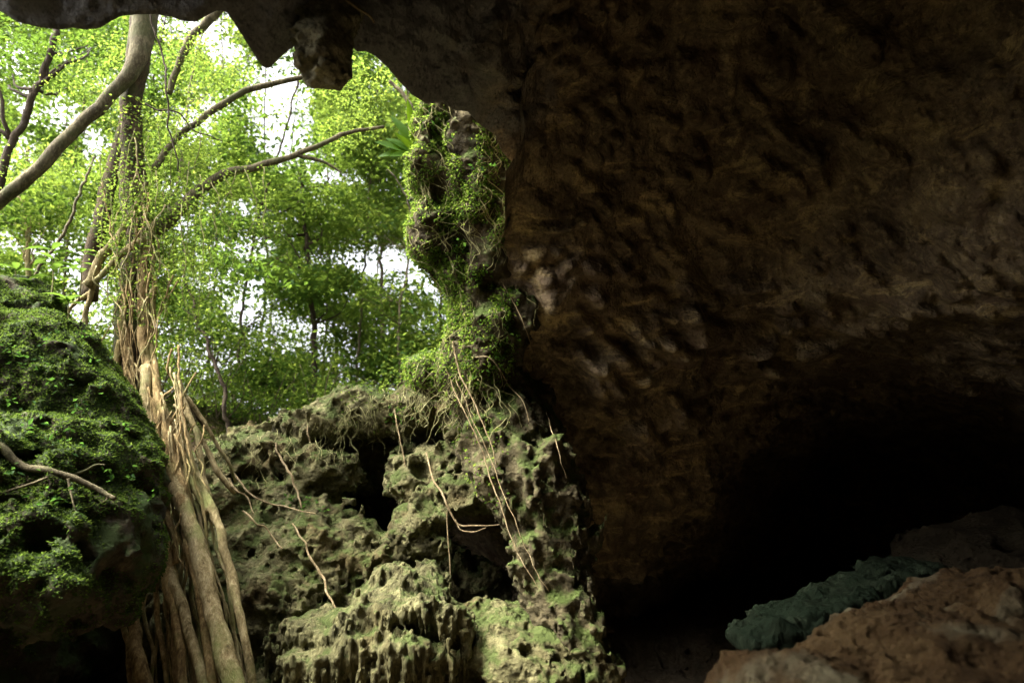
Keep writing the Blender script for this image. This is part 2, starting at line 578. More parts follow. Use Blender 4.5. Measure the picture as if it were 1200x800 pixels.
# ------------------------------------------------------------------ cave chamber shell
OPEN = np.array([(-1300, -700), (-620, -1200), (-90, -700), (-70, -180), (-34, -6), (0, 13), (20, 26), (50, 33), (70, 35), (85, 33), (100, 35), (118, 33), (130, 25), (142, 19), (165, 17), (182, 17),  # leftmost points: unseen widening of the mouth, added to let in sky light
                 (200, 20), (215, 25), (230, 26), (240, 20), (255, 12), (266, 15), (275, 28), (289, 50), (303, 72), (312, 82), (318, 78), (330, 66), (340, 58), (352, 50),
                 (380, 40), (410, 50), (418, 61), (428, 60), (440, 66), (455, 80), (468, 96), (484, 112), (500, 122), (518, 120), (530, 128), (548, 131), (562, 146), (580, 158), (588, 178), (606, 196), (610, 214), (598, 232), (600, 252), (588, 276), (582, 300), (588, 322),
                 (574, 350), (566, 380), (572, 402), (566, 430), (560, 470), (545, 495), (480, 510), (400, 530), (330, 550), (250, 570), (150, 620), (0, 640), (-420, 640), (-1300, 560)], float)


def poly_sd(p, poly):
    """signed distance to a closed outline, negative inside"""
    d = np.full(len(p), 1e9)
    ins = np.zeros(len(p), bool)
    for a, b in zip(poly, np.roll(poly, -1, 0)):
        e = b - a
        t = np.clip(((p - a) @ e) / (e @ e), 0, 1)
        d = np.minimum(d, np.linalg.norm(p - a - t[:, None] * e, axis=1))
        c = (a[1] > p[:, 1]) != (b[1] > p[:, 1])
        x = a[0] + (p[:, 1] - a[1]) / (b[1] - a[1] + 1e-12) * e[0]
        ins ^= c & (p[:, 0] < x)
    return np.where(ins, -d, d)


CTRL = [(-500, 0, 6.5), (-200, -100, 5.2), (-200, -400, 4.8), (-60, -600, 4.2), (0, 10, 4.9), (100, 30, 5.0), (200, 15, 5.1), (312, 60, 5.3), (400, 45, 5.8), (440, 60, 6.0), (480, 100, 6.4),
        (505, 110, 6.7), (545, 120, 7.0), (585, 150, 7.4), (615, 205, 7.9), (600, 270, 8.3), (592, 340, 8.7), (575, 390, 9.1), (575, 440, 9.8), (600, 600, 10.9), (640, 740, 10.8), (560, 650, 15.5), (500, 690, 15.5), (420, 650, 13), (300, 650, 12.5), (300, 540, 13.0), (450, 520, 13.0), (100, 640, 9.5), (-300, 640, 9.),
            (640, 150, 8.0), (640, 300, 8.9), (640, 420, 9.8), (660, 250, 8.9), (700, 250, 9.3), (700, 400, 10.0), (800, 250, 9.4), (800, 400, 10.0), (900, 200, 8.7), (900, 380, 9.6), (1000, 300, 8.4), (1100, 200, 7.2), (1200, 300, 6.6), (1200, 100, 6.0), (1100, 380, 8.6),
        (600, 0, 6.3), (600, -150, 5.6), (700, 100, 8.2), (800, 0, 7.5), (1000, 0, 7.4), (1200, 0, 6.2), (1350, 200, 5.8), (300, -150, 4.3), (800, -200, 6.4),
        (680, 520, 10.4), (690, 600, 10.5), (780, 560, 10.6), (840, 610, 10.8), (905, 540, 15), (1000, 490, 14), (1050, 580, 16), (1150, 500, 12), (960, 620, 16), (900, 680, 15), (760, 720, 12.5), (800, 670, 13.5), (1200, 560, 10.5), (1400, 500, 8)]


def build_shell():
    def nonuni(lo, hi, a, b, fine, coarse):
        return np.unique(np.concatenate([np.arange(lo, a, coarse), np.arange(a, b, fine), np.arange(b, hi + 1e-6, coarse), [hi]]))
    az = np.radians(np.unique(np.round(np.concatenate([nonuni(-180, 180, -44, 46, .2, 4.0), np.arange(-90, -44, .8)]), 4)))
    el = np.radians(np.unique(np.round(np.concatenate([nonuni(-88, 88, -20, 48, .2, 4.0), np.arange(48, 80, .8)]), 4)))
    A, E = np.meshgrid(az, el, indexing='ij')
    na, ne = A.shape
    A, E = A.ravel().copy(), E.ravel().copy()

    def direc(A, E):
        return np.stack([np.sin(A) * np.cos(E), np.cos(A) * np.cos(E), np.sin(E)], 1)
    D = direc(A, E)

    def pix(D):
        z = D @ FW
        p = np.stack([600 + FPX * (D @ RT) / np.maximum(z, .05), 400 - FPX * (D @ UP) / np.maximum(z, .05)], 1)
        p[z < .05] = (5000, 5000)
        return p
    pp = pix(D)
    sd = poly_sd(pp, OPEN)
    inside = sd < 0
    # pull the vertices next to the mouth onto its outline
    eps = 1e-3
    near = (sd >= 0) & (sd < 7)
    for _ in range(2):
        k = np.where(near)[0]
        s0 = poly_sd(pix(direc(A[k], E[k])), OPEN)
        ga = (poly_sd(pix(direc(A[k] + eps, E[k])), OPEN) - s0) / eps
        ge = (poly_sd(pix(direc(A[k], E[k] + eps)), OPEN) - s0) / eps
        g2 = ga * ga + ge * ge + 1e-6
        touch = np.zeros(len(k), bool)
        ii, jj = k // ne, k % ne
        I = inside.reshape(na, ne)
        for da, db in ((1, 0), (-1, 0), (0, 1), (0, -1), (1, 1), (1, -1), (-1, 1), (-1, -1)):
            touch |= I[np.clip(ii + da, 0, na - 1), np.clip(jj + db, 0, ne - 1)]
        A[k] -= np.where(touch, s0 * ga / g2, 0)
        E[k] -= np.where(touch, s0 * ge / g2, 0)
    D = direc(A, E)
    pp = pix(D)
    # how far the rock is in each direction
    cd, cr = [], []
    for x, y, d in CTRL:
        q = P(x, y, d) - EYE
        cr.append(np.linalg.norm(q))
        cd.append(q / cr[-1])
    for a, e, r in ((90, 10, 6), (130, 10, 6), (180, 10, 6), (-130, 10, 6), (-90, 10, 6), (-70, 20, 6.2), (90, 50, 6), (180, 50, 5.6), (-90, 50, 5.6), (0, 85, 5.5), (0, 60, 6.2), (180, -30, 4), (90, -30, 4), (-90, -30, 4), (0, -80, 2)):
        cd.append(direc(np.array([R_(a)]), np.array([R_(e)]))[0])
        cr.append(r)
    cd, cr = np.array(cd), np.array(cr)
    wsum = np.zeros(len(D))
    acc = np.zeros(len(D))
    for c, r in zip(cd, cr):
        ang = np.arccos(np.clip(D @ c, -1, 1))
        w = 1 / (ang ** 3.2 + .0006)
        wsum += w
        acc += w * np.log(r)
    R = np.exp(acc / wsum)
    rec = poly_sd(pp, np.array([(880, 560), (930, 520), (1000, 495), (1080, 478), (1160, 480), (1270, 520), (1290, 680), (1100, 700), (1000, 780), (720, 810), (705, 715), (790, 672), (862, 650), (878, 610)], float))
    rec = rec + 26 * fbm(D * 9 + 2, 4) + 8 * fbm(D * 40, 2)
    R = R * (1 + .7 * sstep(60, -90, rec))
    p = EYE + D * R[:, None]
    # relief
    edge = np.clip(sd / 60, 0, 1)
    big = fbm(p * .45, 3) * .30 + fbm(p * 1.1 + 9, 3) * .12
    # hanging scales: stretched along the fall of the vault, hooked over at their tips
    fall = np.array([.75, -.1, -.62])
    fall /= np.linalg.norm(fall)
    wp = p + .25 * np.stack([fbm(p * .9 + 5 * k, 2) for k in range(3)], 1)
    al = wp @ fall
    q = wp * 1.7 - fall * .0 - fall * al[:, None] * 1.7 * .6
    f1, f2 = worley(q)
    f1b, f2b = worley(q * 2.1 + 4.4)
    patch = sstep(-.25, .35, perlin(p * .42 + 2.2))
    hsc = sstep(.75, .1, f1) * .40 * patch + sstep(.7, .1, f1b) * .19
    fine = ridged(p * 3.2, 3) * .045 + fbm(p * 7.5, 3) * .03
    dr = -(big + fine) * (.25 + .75 * edge) + 0
    hsc *= edge
    wallm = sstep(480, 620, pp[:, 0]) * (D @ FW > .2)
    hsc *= .25 + .75 * wallm
    p = p + D * (dr - hsc)[:, None] + fall * (hsc * .55)[:, None]
    pit_ = np.exp(-((p[:, 0] - 1.9) / 1.5) ** 2 - ((p[:, 1] - 8.5) / 3.0) ** 2)
    flo = -1.0 - 1.6 * pit_ + .15 * fbm(p[:, :] * np.array([.5, .5, 0]) + 3, 3) + .05 * ridged(p * 2.2, 2)
    p[:, 2] = np.maximum(p[:, 2], flo)
    ok = ~inside
    idx = np.arange(na * ne).reshape(na, ne)
    q = np.stack([idx[:-1, :-1], idx[1:, :-1], idx[1:, 1:], idx[:-1, 1:]], -1).reshape(-1, 4)
    q = q[ok[q].all(1)]
    # thickness of the rock at the rim of the mouth
    e = np.concatenate([q[:, [0, 1]], q[:, [1, 2]], q[:, [2, 3]], q[:, [3, 0]]])
    key = np.sort(e, 1)
    k1 = key[:, 0].astype(np.int64) * (na * ne) + key[:, 1]
    u, first, cnt = np.unique(k1, return_index=True, return_counts=True)
    be = e[first[cnt == 1]]
    bs = (sd[be] < np.where(pp[be][:, :, 0].min(1) < -20, 90, 12)[:, None]).all(1)
    be = be[bs]
    bv = np.unique(be)
    layers = [p]
    gx = poly_sd(pp[bv] + np.array([2, 0]), OPEN) - poly_sd(pp[bv] - np.array([2, 0]), OPEN)
    gy = poly_sd(pp[bv] + np.array([0, 2]), OPEN) - poly_sd(pp[bv] - np.array([0, 2]), OPEN)
    gn = np.sqrt(gx * gx + gy * gy)[:, None] + .5
    outw = (RT * gx[:, None] - UP * gy[:, None]) / gn
    prev = bv
    mp_prev = np.full(na * ne, -1, np.int64)
    mp_prev[bv] = bv
    extra = []
    nv = na * ne
    for step, (rad, back, lift) in enumerate(((.3, 0, .0), (.7, .1, .2), (1.0, .5, .6), (1.0, 2.5, 1.0))):
        o = p[bv] + D[bv] * rad + np.array([0, -back, lift]) * (D[bv, 2:3] > .25)
        o = o + outw * rad * .35 + .05 * np.stack([fbm(o * 1.7 + 3 * k, 3) for k in range(3)], 1)
        layers.append(o)
        mp = np.full(na * ne, -1, np.int64)
        mp[bv] = nv + np.arange(len(bv))
        extra.append(np.stack([mp_prev[be[:, 1]], mp_prev[be[:, 0]], mp[be[:, 0]], mp[be[:, 1]]], 1))
        mp_prev = mp
        nv += len(bv)
    allv = np.concatenate(layers)
    q = np.concatenate([q] + extra)
    return allv, q, np.concatenate([pp] + [pp[bv]] * 4), np.concatenate([D] + [D[bv]] * 4)


sv, sq, spp, sdirs = build_shell()
fpx = spp[sq].mean(1)
fd = sdirs[sq].mean(1)
fz = sv[sq][:, :, 2].mean(1)
is_floor = (fd[:, 2] < -.12) & (fz < .1)
lipm = (~is_floor) & ((fpx[:, 1] < 60 + np.clip(fpx[:, 0] - 420, 0, 200) * .35 + 10 * np.sin(fpx[:, 0] / 37)) & (fpx[:, 0] < 660) | (fd[:, 2] > .72) | (fd[:, 1] < 0))


def submesh(v, q, m):
    q = q[m]
    u, inv = np.unique(q, return_inverse=True)
    return v[u], inv.reshape(-1, 4)


HIT = []
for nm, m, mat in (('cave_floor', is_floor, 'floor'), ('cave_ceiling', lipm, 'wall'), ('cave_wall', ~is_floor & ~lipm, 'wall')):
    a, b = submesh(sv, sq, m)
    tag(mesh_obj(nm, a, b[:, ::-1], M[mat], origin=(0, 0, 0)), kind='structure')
    if nm == 'cave_wall':
        b = b[(proj(a[b].mean(1))[:, 0] > 540) & (proj(a[b].mean(1))[:, 0] < 760)]
        HIT.append(bvh(a, b))

# ------------------------------------------------------------------ rocks
def karst(a_big=.16, a_mid=.07, pit=.12, pscale=3.2, fine=.02, seed=0.0, str_z=1.0):
    st = np.array([1, 1, str_z], np.float32)

    def coarse(p):
        p = p * st + seed
        d = a_big * fbm(p * .9, 3) - a_mid * ridged(p * 2.4 + 7, 3)
        wq = p + .12 * np.stack([perlin(p * 3 + 5 * k) for k in range(3)], 1)
        f1, f2 = worley(wq * pscale)
        return d + pit * sstep(.55, .15, f1) * sstep(-.3, .3, perlin(p * 1.3 + 3.3))

    def detail(p):
        p = p * st + seed
        wq = p + .05 * np.stack([perlin(p * 7 + 5 * k) for k in range(3)], 1)
        f1, f2 = worley(wq * pscale * 3.1 + 3)
        m = .35 + .65 * sstep(-.35, .25, perlin(p * 1.6 + 9.1))
        return pit * .42 * sstep(.6, .15, f1) * m + fine * fbm(p * 13, 2)
    return coarse, detail


def bounds(pts, pad):
    pts = np.array(pts)
    return pts.min(0) - pad, pts.max(0) + pad




def place(name, rock, mat, label, cat, fringe=None, least=500, parent=None):
    v, q = keep_large(*rock.mesh(), least)
    o = mesh_obj(name, v, q, mat, parent)
    if parent is None:
        tag(o, label, cat)
    b = bvh(v, q)
    HIT.append(b)
    return o, v, q, b


def drips(rock, pts, n, lmin, lmax, r, spread, lean=(0, 0, 0)):
    """small stalactites hanging from an edge; pts run along it"""
    c = spline(pts, n)
    for k in range(n):
        a = c[k] + rng.normal(size=3) * spread
        L = rng.uniform(lmin, lmax)
        b = a + np.array([0, 0, -L]) + np.array(lean) * L + rng.normal(size=3) * .02
        rock.rod(a + np.array([0, 0, .08]), b, r * rng.uniform(.8, 1.6), r * .25, .07)


def auto_drips(rock, n, lmin, lmax, r, keep, nz=(-.55, .25), lean=(0, 0, 0), out=.5):
    """little stalactites along the rims of the bulges that face the viewer"""
    f, h = rock.f, rock.h
    ijk = np.argwhere(np.abs(f) < h * .8)
    ijk = ijk[((ijk > 1) & (ijk < np.array(f.shape) - 2)).all(1)]
    g = np.stack([f[tuple((ijk + e).T)] - f[tuple((ijk - e).T)] for e in np.eye(3, dtype=int)], 1)
    g /= np.linalg.norm(g, axis=1, keepdims=True) + 1e-9
    p = ijk * h + rock.lo
    ok = (g[:, 2] > nz[0]) & (g[:, 2] < nz[1]) & (((EYE - p) * g).sum(1) > .15 * np.linalg.norm(EYE - p, axis=1)) & keep(proj(p))
    p, g = p[ok], g[ok]
    if not len(p):
        return
    for k in rng.choice(len(p), min(n, len(p)), replace=False):
        L = rng.uniform(lmin, lmax) * rng.uniform(.5, 1)
        q = r * rng.uniform(.7, 1.7)
        a = p[k] + g[k] * np.array([1, 1, 0]) * q * out + np.array([0, 0, .05])
        rock.rod(a, a + np.array([0, 0, -L]) + np.array(lean) * L + rng.normal(size=3) * .015, q, q * .3, .022)


# --- rock bank in the middle, under the forest edge
bank = Rock((-5.1, 8.5, -1.2), (1.2, 13.2, 3.9), .031)
for px, py, d, r in [(240, 545, 11.6, (.9, .9, .35)), (310, 545, 11.4, (.8, .8, .45)), (270, 600, 11.0, (.8, .8, .6)), (300, 660, 10.6, (.9, .8, .7)),
                     (250, 720, 10.2, (.9, .9, .8)), (330, 740, 10.0, (.9, .8, .8)), (380, 640, 10.5, (.75, .7, .55)), (430, 640, 10.3, (.5, .5, .45)),
                     (385, 560, 11.0, (.5, .5, .38)), (350, 600, 10.9, (.6, .6, .4)), (440, 700, 10.3, (.9, .7, .5)),
                     (380, 500, 11.9, (.75, .7, .22)), (440, 485, 11.7, (.8, .8, .28)), (500, 480, 11.3, (.7, .8, .35)), (545, 480, 11.0, (.5, .6, .5)),
                     (490, 545, 11.1, (.35, .5, .3)), (530, 545, 10.7, (.42, .4, .36)), (560, 520, 10.6, (.4, .4, .45)),
                     (490, 605, 10.1, (.46, .45, .40)), (470, 580, 10.4, (.3, .35, .3)), (540, 580, 10.3, (.55, .35, .13)), (580, 575, 10.2, (.4, .4, .2)),
                     (450, 820, 9.9, (1.2, .9, .8)), (600, 840, 9.9, (1.3, 1.0, .75)), (300, 850, 9.4, (1.4, 1.2, .8)), (430, 720, 12.7, (2.6, .8, 1.4)), (330, 560, 12.9, (2.4, .9, .9)), (450, 520, 12.9, (1.6, .9, .6))]:
    bank.ell(P(px, py, d), r, .22)
for px, py, d, r in [(432, 565, 10.6, (.26, .7, .42)), (450, 600, 10.4, (.3, .9, .3)), (560, 660, 9.8, (.78, 1.5, .5)), (515, 682, 9.7, (.5, 1.2, .32)), (600, 680, 9.8, (.5, 1.3, .5)),
                     (318, 657, 9.75, (.2, .28, .17)), (300, 695, 9.6, (.28, .3, .15)), (355, 770, 9.0, (.28, .4, .28)), (300, 770, 9.0, (.3, .4, .2)), (370, 700, 9.7, (.4, .25, .1)), (470, 530, 10.6, (.35, .6, .12)), (400, 525, 10.9, (.5, .5, .13)),
                     (525, 515, 10.4, (.16, .4, .12)), (575, 545, 10.1, (.35, .3, .1))]:
    bank.ell(P(px, py, d), r, .1, True)
drips(bank, [P(375, 590, 10.5), P(420, 600, 10.3)], 8, .1, .35, .05, .05)
drips(bank, [P(420, 655, 9.9), P(455, 670, 9.8)], 12, .15, .45, .045, .04)
drips(bank, [P(480, 640, 9.8), P(520, 640, 9.8)], 12, .05, .25, .025, .04)
kk = karst(.19, .10, .23, 2.9, .02, 1.3)
bank.erode(kk[0])
auto_drips(bank, 150, .1, .4, .026, lambda q: (q[:, 0] > 395) & (q[:, 0] < 470) & (q[:, 1] > 625) & (q[:, 1] < 690))
auto_drips(bank, 120, .08, .3, .024, lambda q: (q[:, 0] > 450) & (q[:, 0] < 600) & (q[:, 1] > 480) & (q[:, 1] < 650))
bank.erode(kk[1], .11)
_, bv_, bq_, bank_b = place('rock_bank', bank, M['lime'], 'pitted grey limestone bank under the forest edge with a dark hollow beneath its rim', 'rock')

# --- flowstone mound low in the middle: shelves with curtains of little stalactites in front of a core
flow = Rock((-3.3, 7.3, -1.5), (-.3, 10.0, 1.1), .021)
for px, py, d, r in [(450, 770, 9.3, (.68, .6, .66)), (405, 805, 9.2, (.55, .5, .7)), (490, 790, 9.2, (.42, .5, .7)), (470, 718, 9.4, (.33, .4, .26)), (365, 815, 9.2, (.42, .5, .62)), (350, 752, 9.4, (.36, .5, .14)), (452, 692, 9.3, (.15, .3, .11)), (487, 694, 9.35, (.16, .3, .09)), (515, 755, 9.2, (.2, .3, .28))]:
    flow.ell(P(px, py, d), r, .12)
shelves = [([(438, 692, 8.95), (468, 684, 8.85), (502, 696, 8.9)], .085, .08, .3, 16), ([(343, 738, 8.75), (372, 747, 8.55), (405, 744, 8.45), (432, 722, 8.5)], .09, .12, .45, 30),
           ([(425, 732, 8.45), (458, 712, 8.38), (500, 718, 8.4), (532, 744, 8.55)], .12, .2, .65, 40), ([(395, 764, 8.35), (440, 752, 8.2), (480, 764, 8.18), (522, 774, 8.35)], .10, .3, .75, 40), ([(348, 776, 8.5), (388, 786, 8.35)], .09, .2, .6, 16)]
for arc, r, l0, l1, n in shelves:
    pts = [P(*c) for c in arc]
    c = spline(pts, 9)
    for a, b in zip(c[:-1], c[1:]):
        flow.rod(a, b, r * rng.uniform(.8, 1.2), r * rng.uniform(.8, 1.2), .06)
        flow.rod((a + b) / 2, (a + b) / 2 + np.array([0, .6, .02]), r * 1.1, r * 1.6, .12)
    c = spline(pts, n * 3)
    for k in range(n):
        a = c[rng.integers(len(c))] + np.array([rng.normal() * .02, rng.normal() * r * .45, -r * .3])
        L = rng.uniform(l0, l1) * rng.uniform(.35, 1)
        q = rng.uniform(.022, .05)
        flow.rod(a, a + np.array([rng.normal() * .012, rng.normal() * .01, -L]), q, q * .35, .045)
def flow_fn(p):
    wp = p + .05 * np.stack([perlin(p * 2 + 5 * k) for k in range(3)], 1)
    return .13 * fbm(p * 1.7 + 3, 3) - .05 * ridged(p * 3.3 + 5, 2) - .025 * ridged(wp * np.array([8, 8, 1.2], np.float32), 2) + .03


flow.erode(flow_fn, .3)
auto_drips(flow, 420, .15, .55, .026, lambda q: q[:, 1] < 815, (-.6, .45), out=.7)
auto_drips(flow, 260, .1, .35, .022, lambda q: q[:, 1] < 815, (-.9, .1), out=.8)
flow.erode(lambda p: .012 * fbm(p * 16, 2) + .05 * sstep(.5, .12, worley(p * np.array([9, 9, 5], np.float32))[0]) * sstep(-.1, .3, perlin(p * 1.9 + 4)), .11)
place('flowstone_mound', flow, M['flow'], 'greenish flowstone mound with dripping fluted sides at the foot of the bank', 'rock')

# --- pale boulder right of it
bld = Rock((-1.4, 7.6, -1.4), (1.6, 10.2, 1.1), .026)
for px, py, d, r in [(600, 780, 9.1, (.85, .8, .6)), (560, 760, 9.1, (.45, .5, .42)), (660, 785, 9.0, (.5, .6, .55)), (615, 800, 8.7, (.6, .5, .45)), (580, 735, 9.3, (.35, .35, .2)), (690, 800, 9.1, (.3, .4, .35)), (630, 745, 9.3, (.3, .35, .25))]:
    bld.ell(P(px, py, d), r, .18)
for px, py, d, r in [(552, 805, 8.4, (.22, .5, .28)), (645, 790, 8.3, (.1, .3, .16)), (557, 733, 8.7, (.06, .2, .07)), (683, 800, 8.4, (.08, .3, .25)), (600, 760, 8.4, (.12, .15, .06))]:
    bld.ell(P(px, py, d), r, .07, True)
bld.erode(karst(.13, .07, .12, 3.6, .02, 9.2))
place('boulder', bld, M['lime'], 'pale pitted boulder with a green mossy top between the flowstone and the pillar foot', 'rock')

# --- pillar: the edge of the mouth
pil = Rock((-1.8, 7.6, -1.3), (2.0, 10.6, 7.3), .036)
spine = [(555, 95, 9.1, .66), (560, 160, 9.3, .74), (564, 215, 9.4, .76), (564, 270, 9.4, .70), (568, 320, 9.4, .58), (576, 370, 9.4, .48), (572, 420, 9.4, .43), (582, 480, 9.45, .46), (602, 540, 9.4, .43), (630, 600, 9.3, .37), (648, 660, 9.2, .28), (658, 710, 9.1, .30), (672, 760, 9.0, .38), (690, 820, 8.9, .42)]
for (a, b) in zip(spine[:-1], spine[1:]):
    pil.rod(P(*a[:3]), P(*b[:3]), a[3], b[3], .25)
    if 400 < a[1] < 640:
        pil.rod(P(a[0] + 25, a[1], a[2] + .8), P(b[0] + 25, b[1], b[2] + .8), a[3] * .8, b[3] * .8, .3)
for px, py, d, r in [(503, 222, 9.1, (.17, .3, .35)), (510, 150, 9.1, (.2, .3, .3)), (630, 215, 10.0, (.45, .45, 1.0)), (622, 300, 10.1, (.4, .45, .7)), (508, 270, 9.05, (.28, .4, .35)), (505, 190, 9.05, (.22, .4, .5)), (590, 200, 8.95, (.25, .35, .25)), (560, 140, 8.75, (.3, .35, .2)), (585, 250, 9.05, (.2, .3, .3)), (520, 440, 9.75, (.4, .5, .3)),
                     (620, 560, 9.10, (.16, .25, .45)), (665, 590, 9.20, (.14, .25, .4)), (614, 642, 9.00, (.14, .22, .2)), (620, 510, 10.0, (.25, .35, .35))]:
    pil.ell(P(px, py, d), r, .15)
for px, py, d, r in [(548, 290, 8.50, (.12, .3, .3)), (520, 330, 8.75, (.14, .3, .3)), (575, 330, 8.75, (.15, .3, .2)), (570, 220, 8.35, (.1, .25, .25)), (600, 450, 8.75, (.25, .3, .25)), (560, 470, 8.75, (.12, .2, .2)), (640, 560, 8.75, (.1, .25, .4)), (600, 590, 8.80, (.06, .25, .15)), (630, 640, 8.50, (.1, .2, .2))]:
    pil.ell(P(px, py, d), r, .1, True)
for cu in ([(600, 590, 9.0), (680, 600, 9.1)], [(590, 540, 9.1), (650, 540, 9.2)], [(640, 640, 8.9), (690, 610, 9.1)]):
    drips(pil, [P(*c) for c in cu], 9, .2, .6, .06, .08, (.18, 0, 0))
kk = karst(.17, .085, .15, 2.6, .025, 6.6)
pil.erode(kk[0])
auto_drips(pil, 160, .2, .6, .035, lambda q: (q[:, 0] > 570) & (q[:, 1] > 500), (-.4, .3), (.15, 0, 0))
pil.erode(kk[1], .11)
_, pv, pq, pil_b = place('rock_pillar', pil, M['pillar'], 'tall rock pillar draped in creepers at the edge of the cave mouth', 'rock')

# --- mossy ledge on the left
led = Rock((-8.0, 4.6, -1.4), (-3.2, 10.2, 4.5), .042)
for px, py, d, r in [(-60, 470, 8.4, (1.5, 1.3, 1.25)), (20, 470, 8.4, (1.1, 1.1, 1.0)), (60, 500, 8.2, (.85, .9, .75)), (94, 560, 7.9, (.72, .8, .62)), (40, 570, 7.4, (.95, .9, .72)), (122, 592, 7.7, (.42, .6, .42)), (-60, 590, 7.0, (1.3, 1.1, .8)), (20, 640, 6.7, (.85, .8, .5)), (-40, 665, 6.5, (.7, .7, .4)), (40, 675, 6.5, (.6, .6, .36)),
                     (90, 655, 7.2, (.55, .6, .40)), (80, 690, 6.8, (.4, .5, .22)), (112, 672, 7.3, (.33, .4, .32)), (20, 385, 9.0, (.6, .7, .5)), (-40, 380, 8.8, (.9, .9, .6)), (90, 480, 8.7, (.5, .7, .4)), (-120, 760, 8.6, (1.9, 1.4, 1.6)), (20, 760, 9.4, (1.0, .8, 1.2)), (120, 720, 9.7, (.5, .5, .8))]:
    led.ell(P(px, py, d), r, .25)
for px, py, d, r in [(62, 642, 6.3, (.16, .35, .09)), (10, 800, 7.0, (1.2, 1.0, .36)), (110, 775, 7.4, (.6, .6, .25)), (80, 415, 8.2, (.2, .3, .15)), (20, 535, 6.5, (.25, .3, .10))]:
    led.ell(P(px, py, d), r, .12, True)
drips(led, [P(10, 690, 6.4), P(90, 700, 6.8), P(150, 680, 7.2)], 30, .05, .3, .05, .08)
led.erode(karst(.18, .08, .13, 2.6, .03, 2.7))
_, lv, lq, led_b = place('rock_ledge', led, M['ledge'], 'dark overhanging rock ledge covered in green moss beside the fig roots', 'rock')

# --- the ceiling's hanging rock
hang = Rock((-2.7, 4.5, 3.9), (-.8, 6.9, 6.2), .022)
hang.rod(P(384, 10, 5.9), P(383, 72, 5.7), .32, .20, .15)
hang.ell(P(370, 55, 5.7), (.18, .22, .20), .11)
hang.ell(P(402, 70, 5.7), (.09, .14, .16), .07)
hang.erode(karst(.09, .05, .07, 6, .016, 3.9))
place('stalactite', hang, M['tan'], 'blunt hanging rock with a tan mossy face under the cave ceiling', 'stalactite')

# --- brown boulder close by on the right
nb = Rock((.8, 2.7, -.3), (4.3, 6.4, 1.65), .0185)
for px, py, d, r in [(1200, 822, 4.9, (1.4, 1.2, .72)), (1085, 872, 4.3, (.85, .9, .55)), (990, 888, 4.0, (.6, .7, .42)), (1250, 765, 5.4, (1.1, 1.0, .65)), (895, 822, 3.9, (.22, .35, .14)), (850, 815, 3.9, (.12, .25, .08)), (1185, 705, 5.0, (.22, .3, .13)), (1210, 800, 4.1, (.3, .3, .22)), (1140, 708, 5.0, (.25, .35, .1)), (1160, 760, 4.3, (.2, .3, .1)), (950, 808, 3.8, (.2, .2, .1)), (1040, 740, 4.4, (.22, .3, .1))]:
    nb.ell(P(px + max(0, (1000 - px) * .12), py + 16, d), r, .22)


def nbf(p):
    d = .12 * fbm(p * 1.1 + 3, 3) - .035 * ridged(p * 3.4, 3) + .03 * fbm(p * 6, 3) - .014 * ridged(p * 13, 2) + .010 * fbm(p * 30, 2)
    f1, f2 = worley(p * 6.5)
    m = sstep(0, .4, perlin(p * 1.1 + 8))
    return d + .05 * sstep(.5, .1, f1) * m


nb.erode(nbf, .25)
_, nv_, nq_, nb_b = place('boulder', nb, M['brown'], 'broad brown clay-coloured boulder with pale worn patches nearest the viewer', 'rock')

# --- green block with a fringe behind it
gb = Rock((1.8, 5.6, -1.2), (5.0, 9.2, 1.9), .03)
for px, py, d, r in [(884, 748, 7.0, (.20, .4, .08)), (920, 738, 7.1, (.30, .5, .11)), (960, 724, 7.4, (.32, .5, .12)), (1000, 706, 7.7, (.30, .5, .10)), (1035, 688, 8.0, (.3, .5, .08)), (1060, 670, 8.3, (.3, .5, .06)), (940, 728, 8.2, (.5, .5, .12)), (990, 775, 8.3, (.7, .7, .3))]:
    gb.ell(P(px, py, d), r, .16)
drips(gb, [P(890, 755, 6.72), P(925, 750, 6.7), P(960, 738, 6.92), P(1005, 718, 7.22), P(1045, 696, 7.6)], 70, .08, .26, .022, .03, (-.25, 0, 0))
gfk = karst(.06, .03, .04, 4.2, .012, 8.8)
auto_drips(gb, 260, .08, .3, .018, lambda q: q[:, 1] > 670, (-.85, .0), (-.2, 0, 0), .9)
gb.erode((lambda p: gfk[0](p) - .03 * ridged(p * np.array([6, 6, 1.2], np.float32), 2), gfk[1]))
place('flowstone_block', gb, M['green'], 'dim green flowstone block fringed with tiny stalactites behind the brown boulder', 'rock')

# --- dim slope behind that
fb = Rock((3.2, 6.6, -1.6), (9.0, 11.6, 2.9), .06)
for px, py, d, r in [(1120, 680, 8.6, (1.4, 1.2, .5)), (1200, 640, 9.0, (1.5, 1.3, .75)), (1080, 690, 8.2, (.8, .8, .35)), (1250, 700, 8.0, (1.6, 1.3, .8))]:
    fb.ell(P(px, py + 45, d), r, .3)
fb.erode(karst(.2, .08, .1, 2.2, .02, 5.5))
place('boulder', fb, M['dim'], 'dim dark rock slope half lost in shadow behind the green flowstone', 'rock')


def hit(px, py, lift=.03, dflt=10.0):
    """where a ray through a photograph position meets the rocks"""
    v = RT * ((px - 600) / FPX) + FW + UP * ((400 - py) / FPX)
    v /= np.linalg.norm(v)
    best = None
    for b in HIT:
        r = b.ray_cast(Vector(EYE), Vector(v), 40)
        if r[0] is not None and (best is None or r[3] < best):
            best = r[3]
    if best is None:
        return P(px, py, dflt)
    return EYE + v * (best - lift)


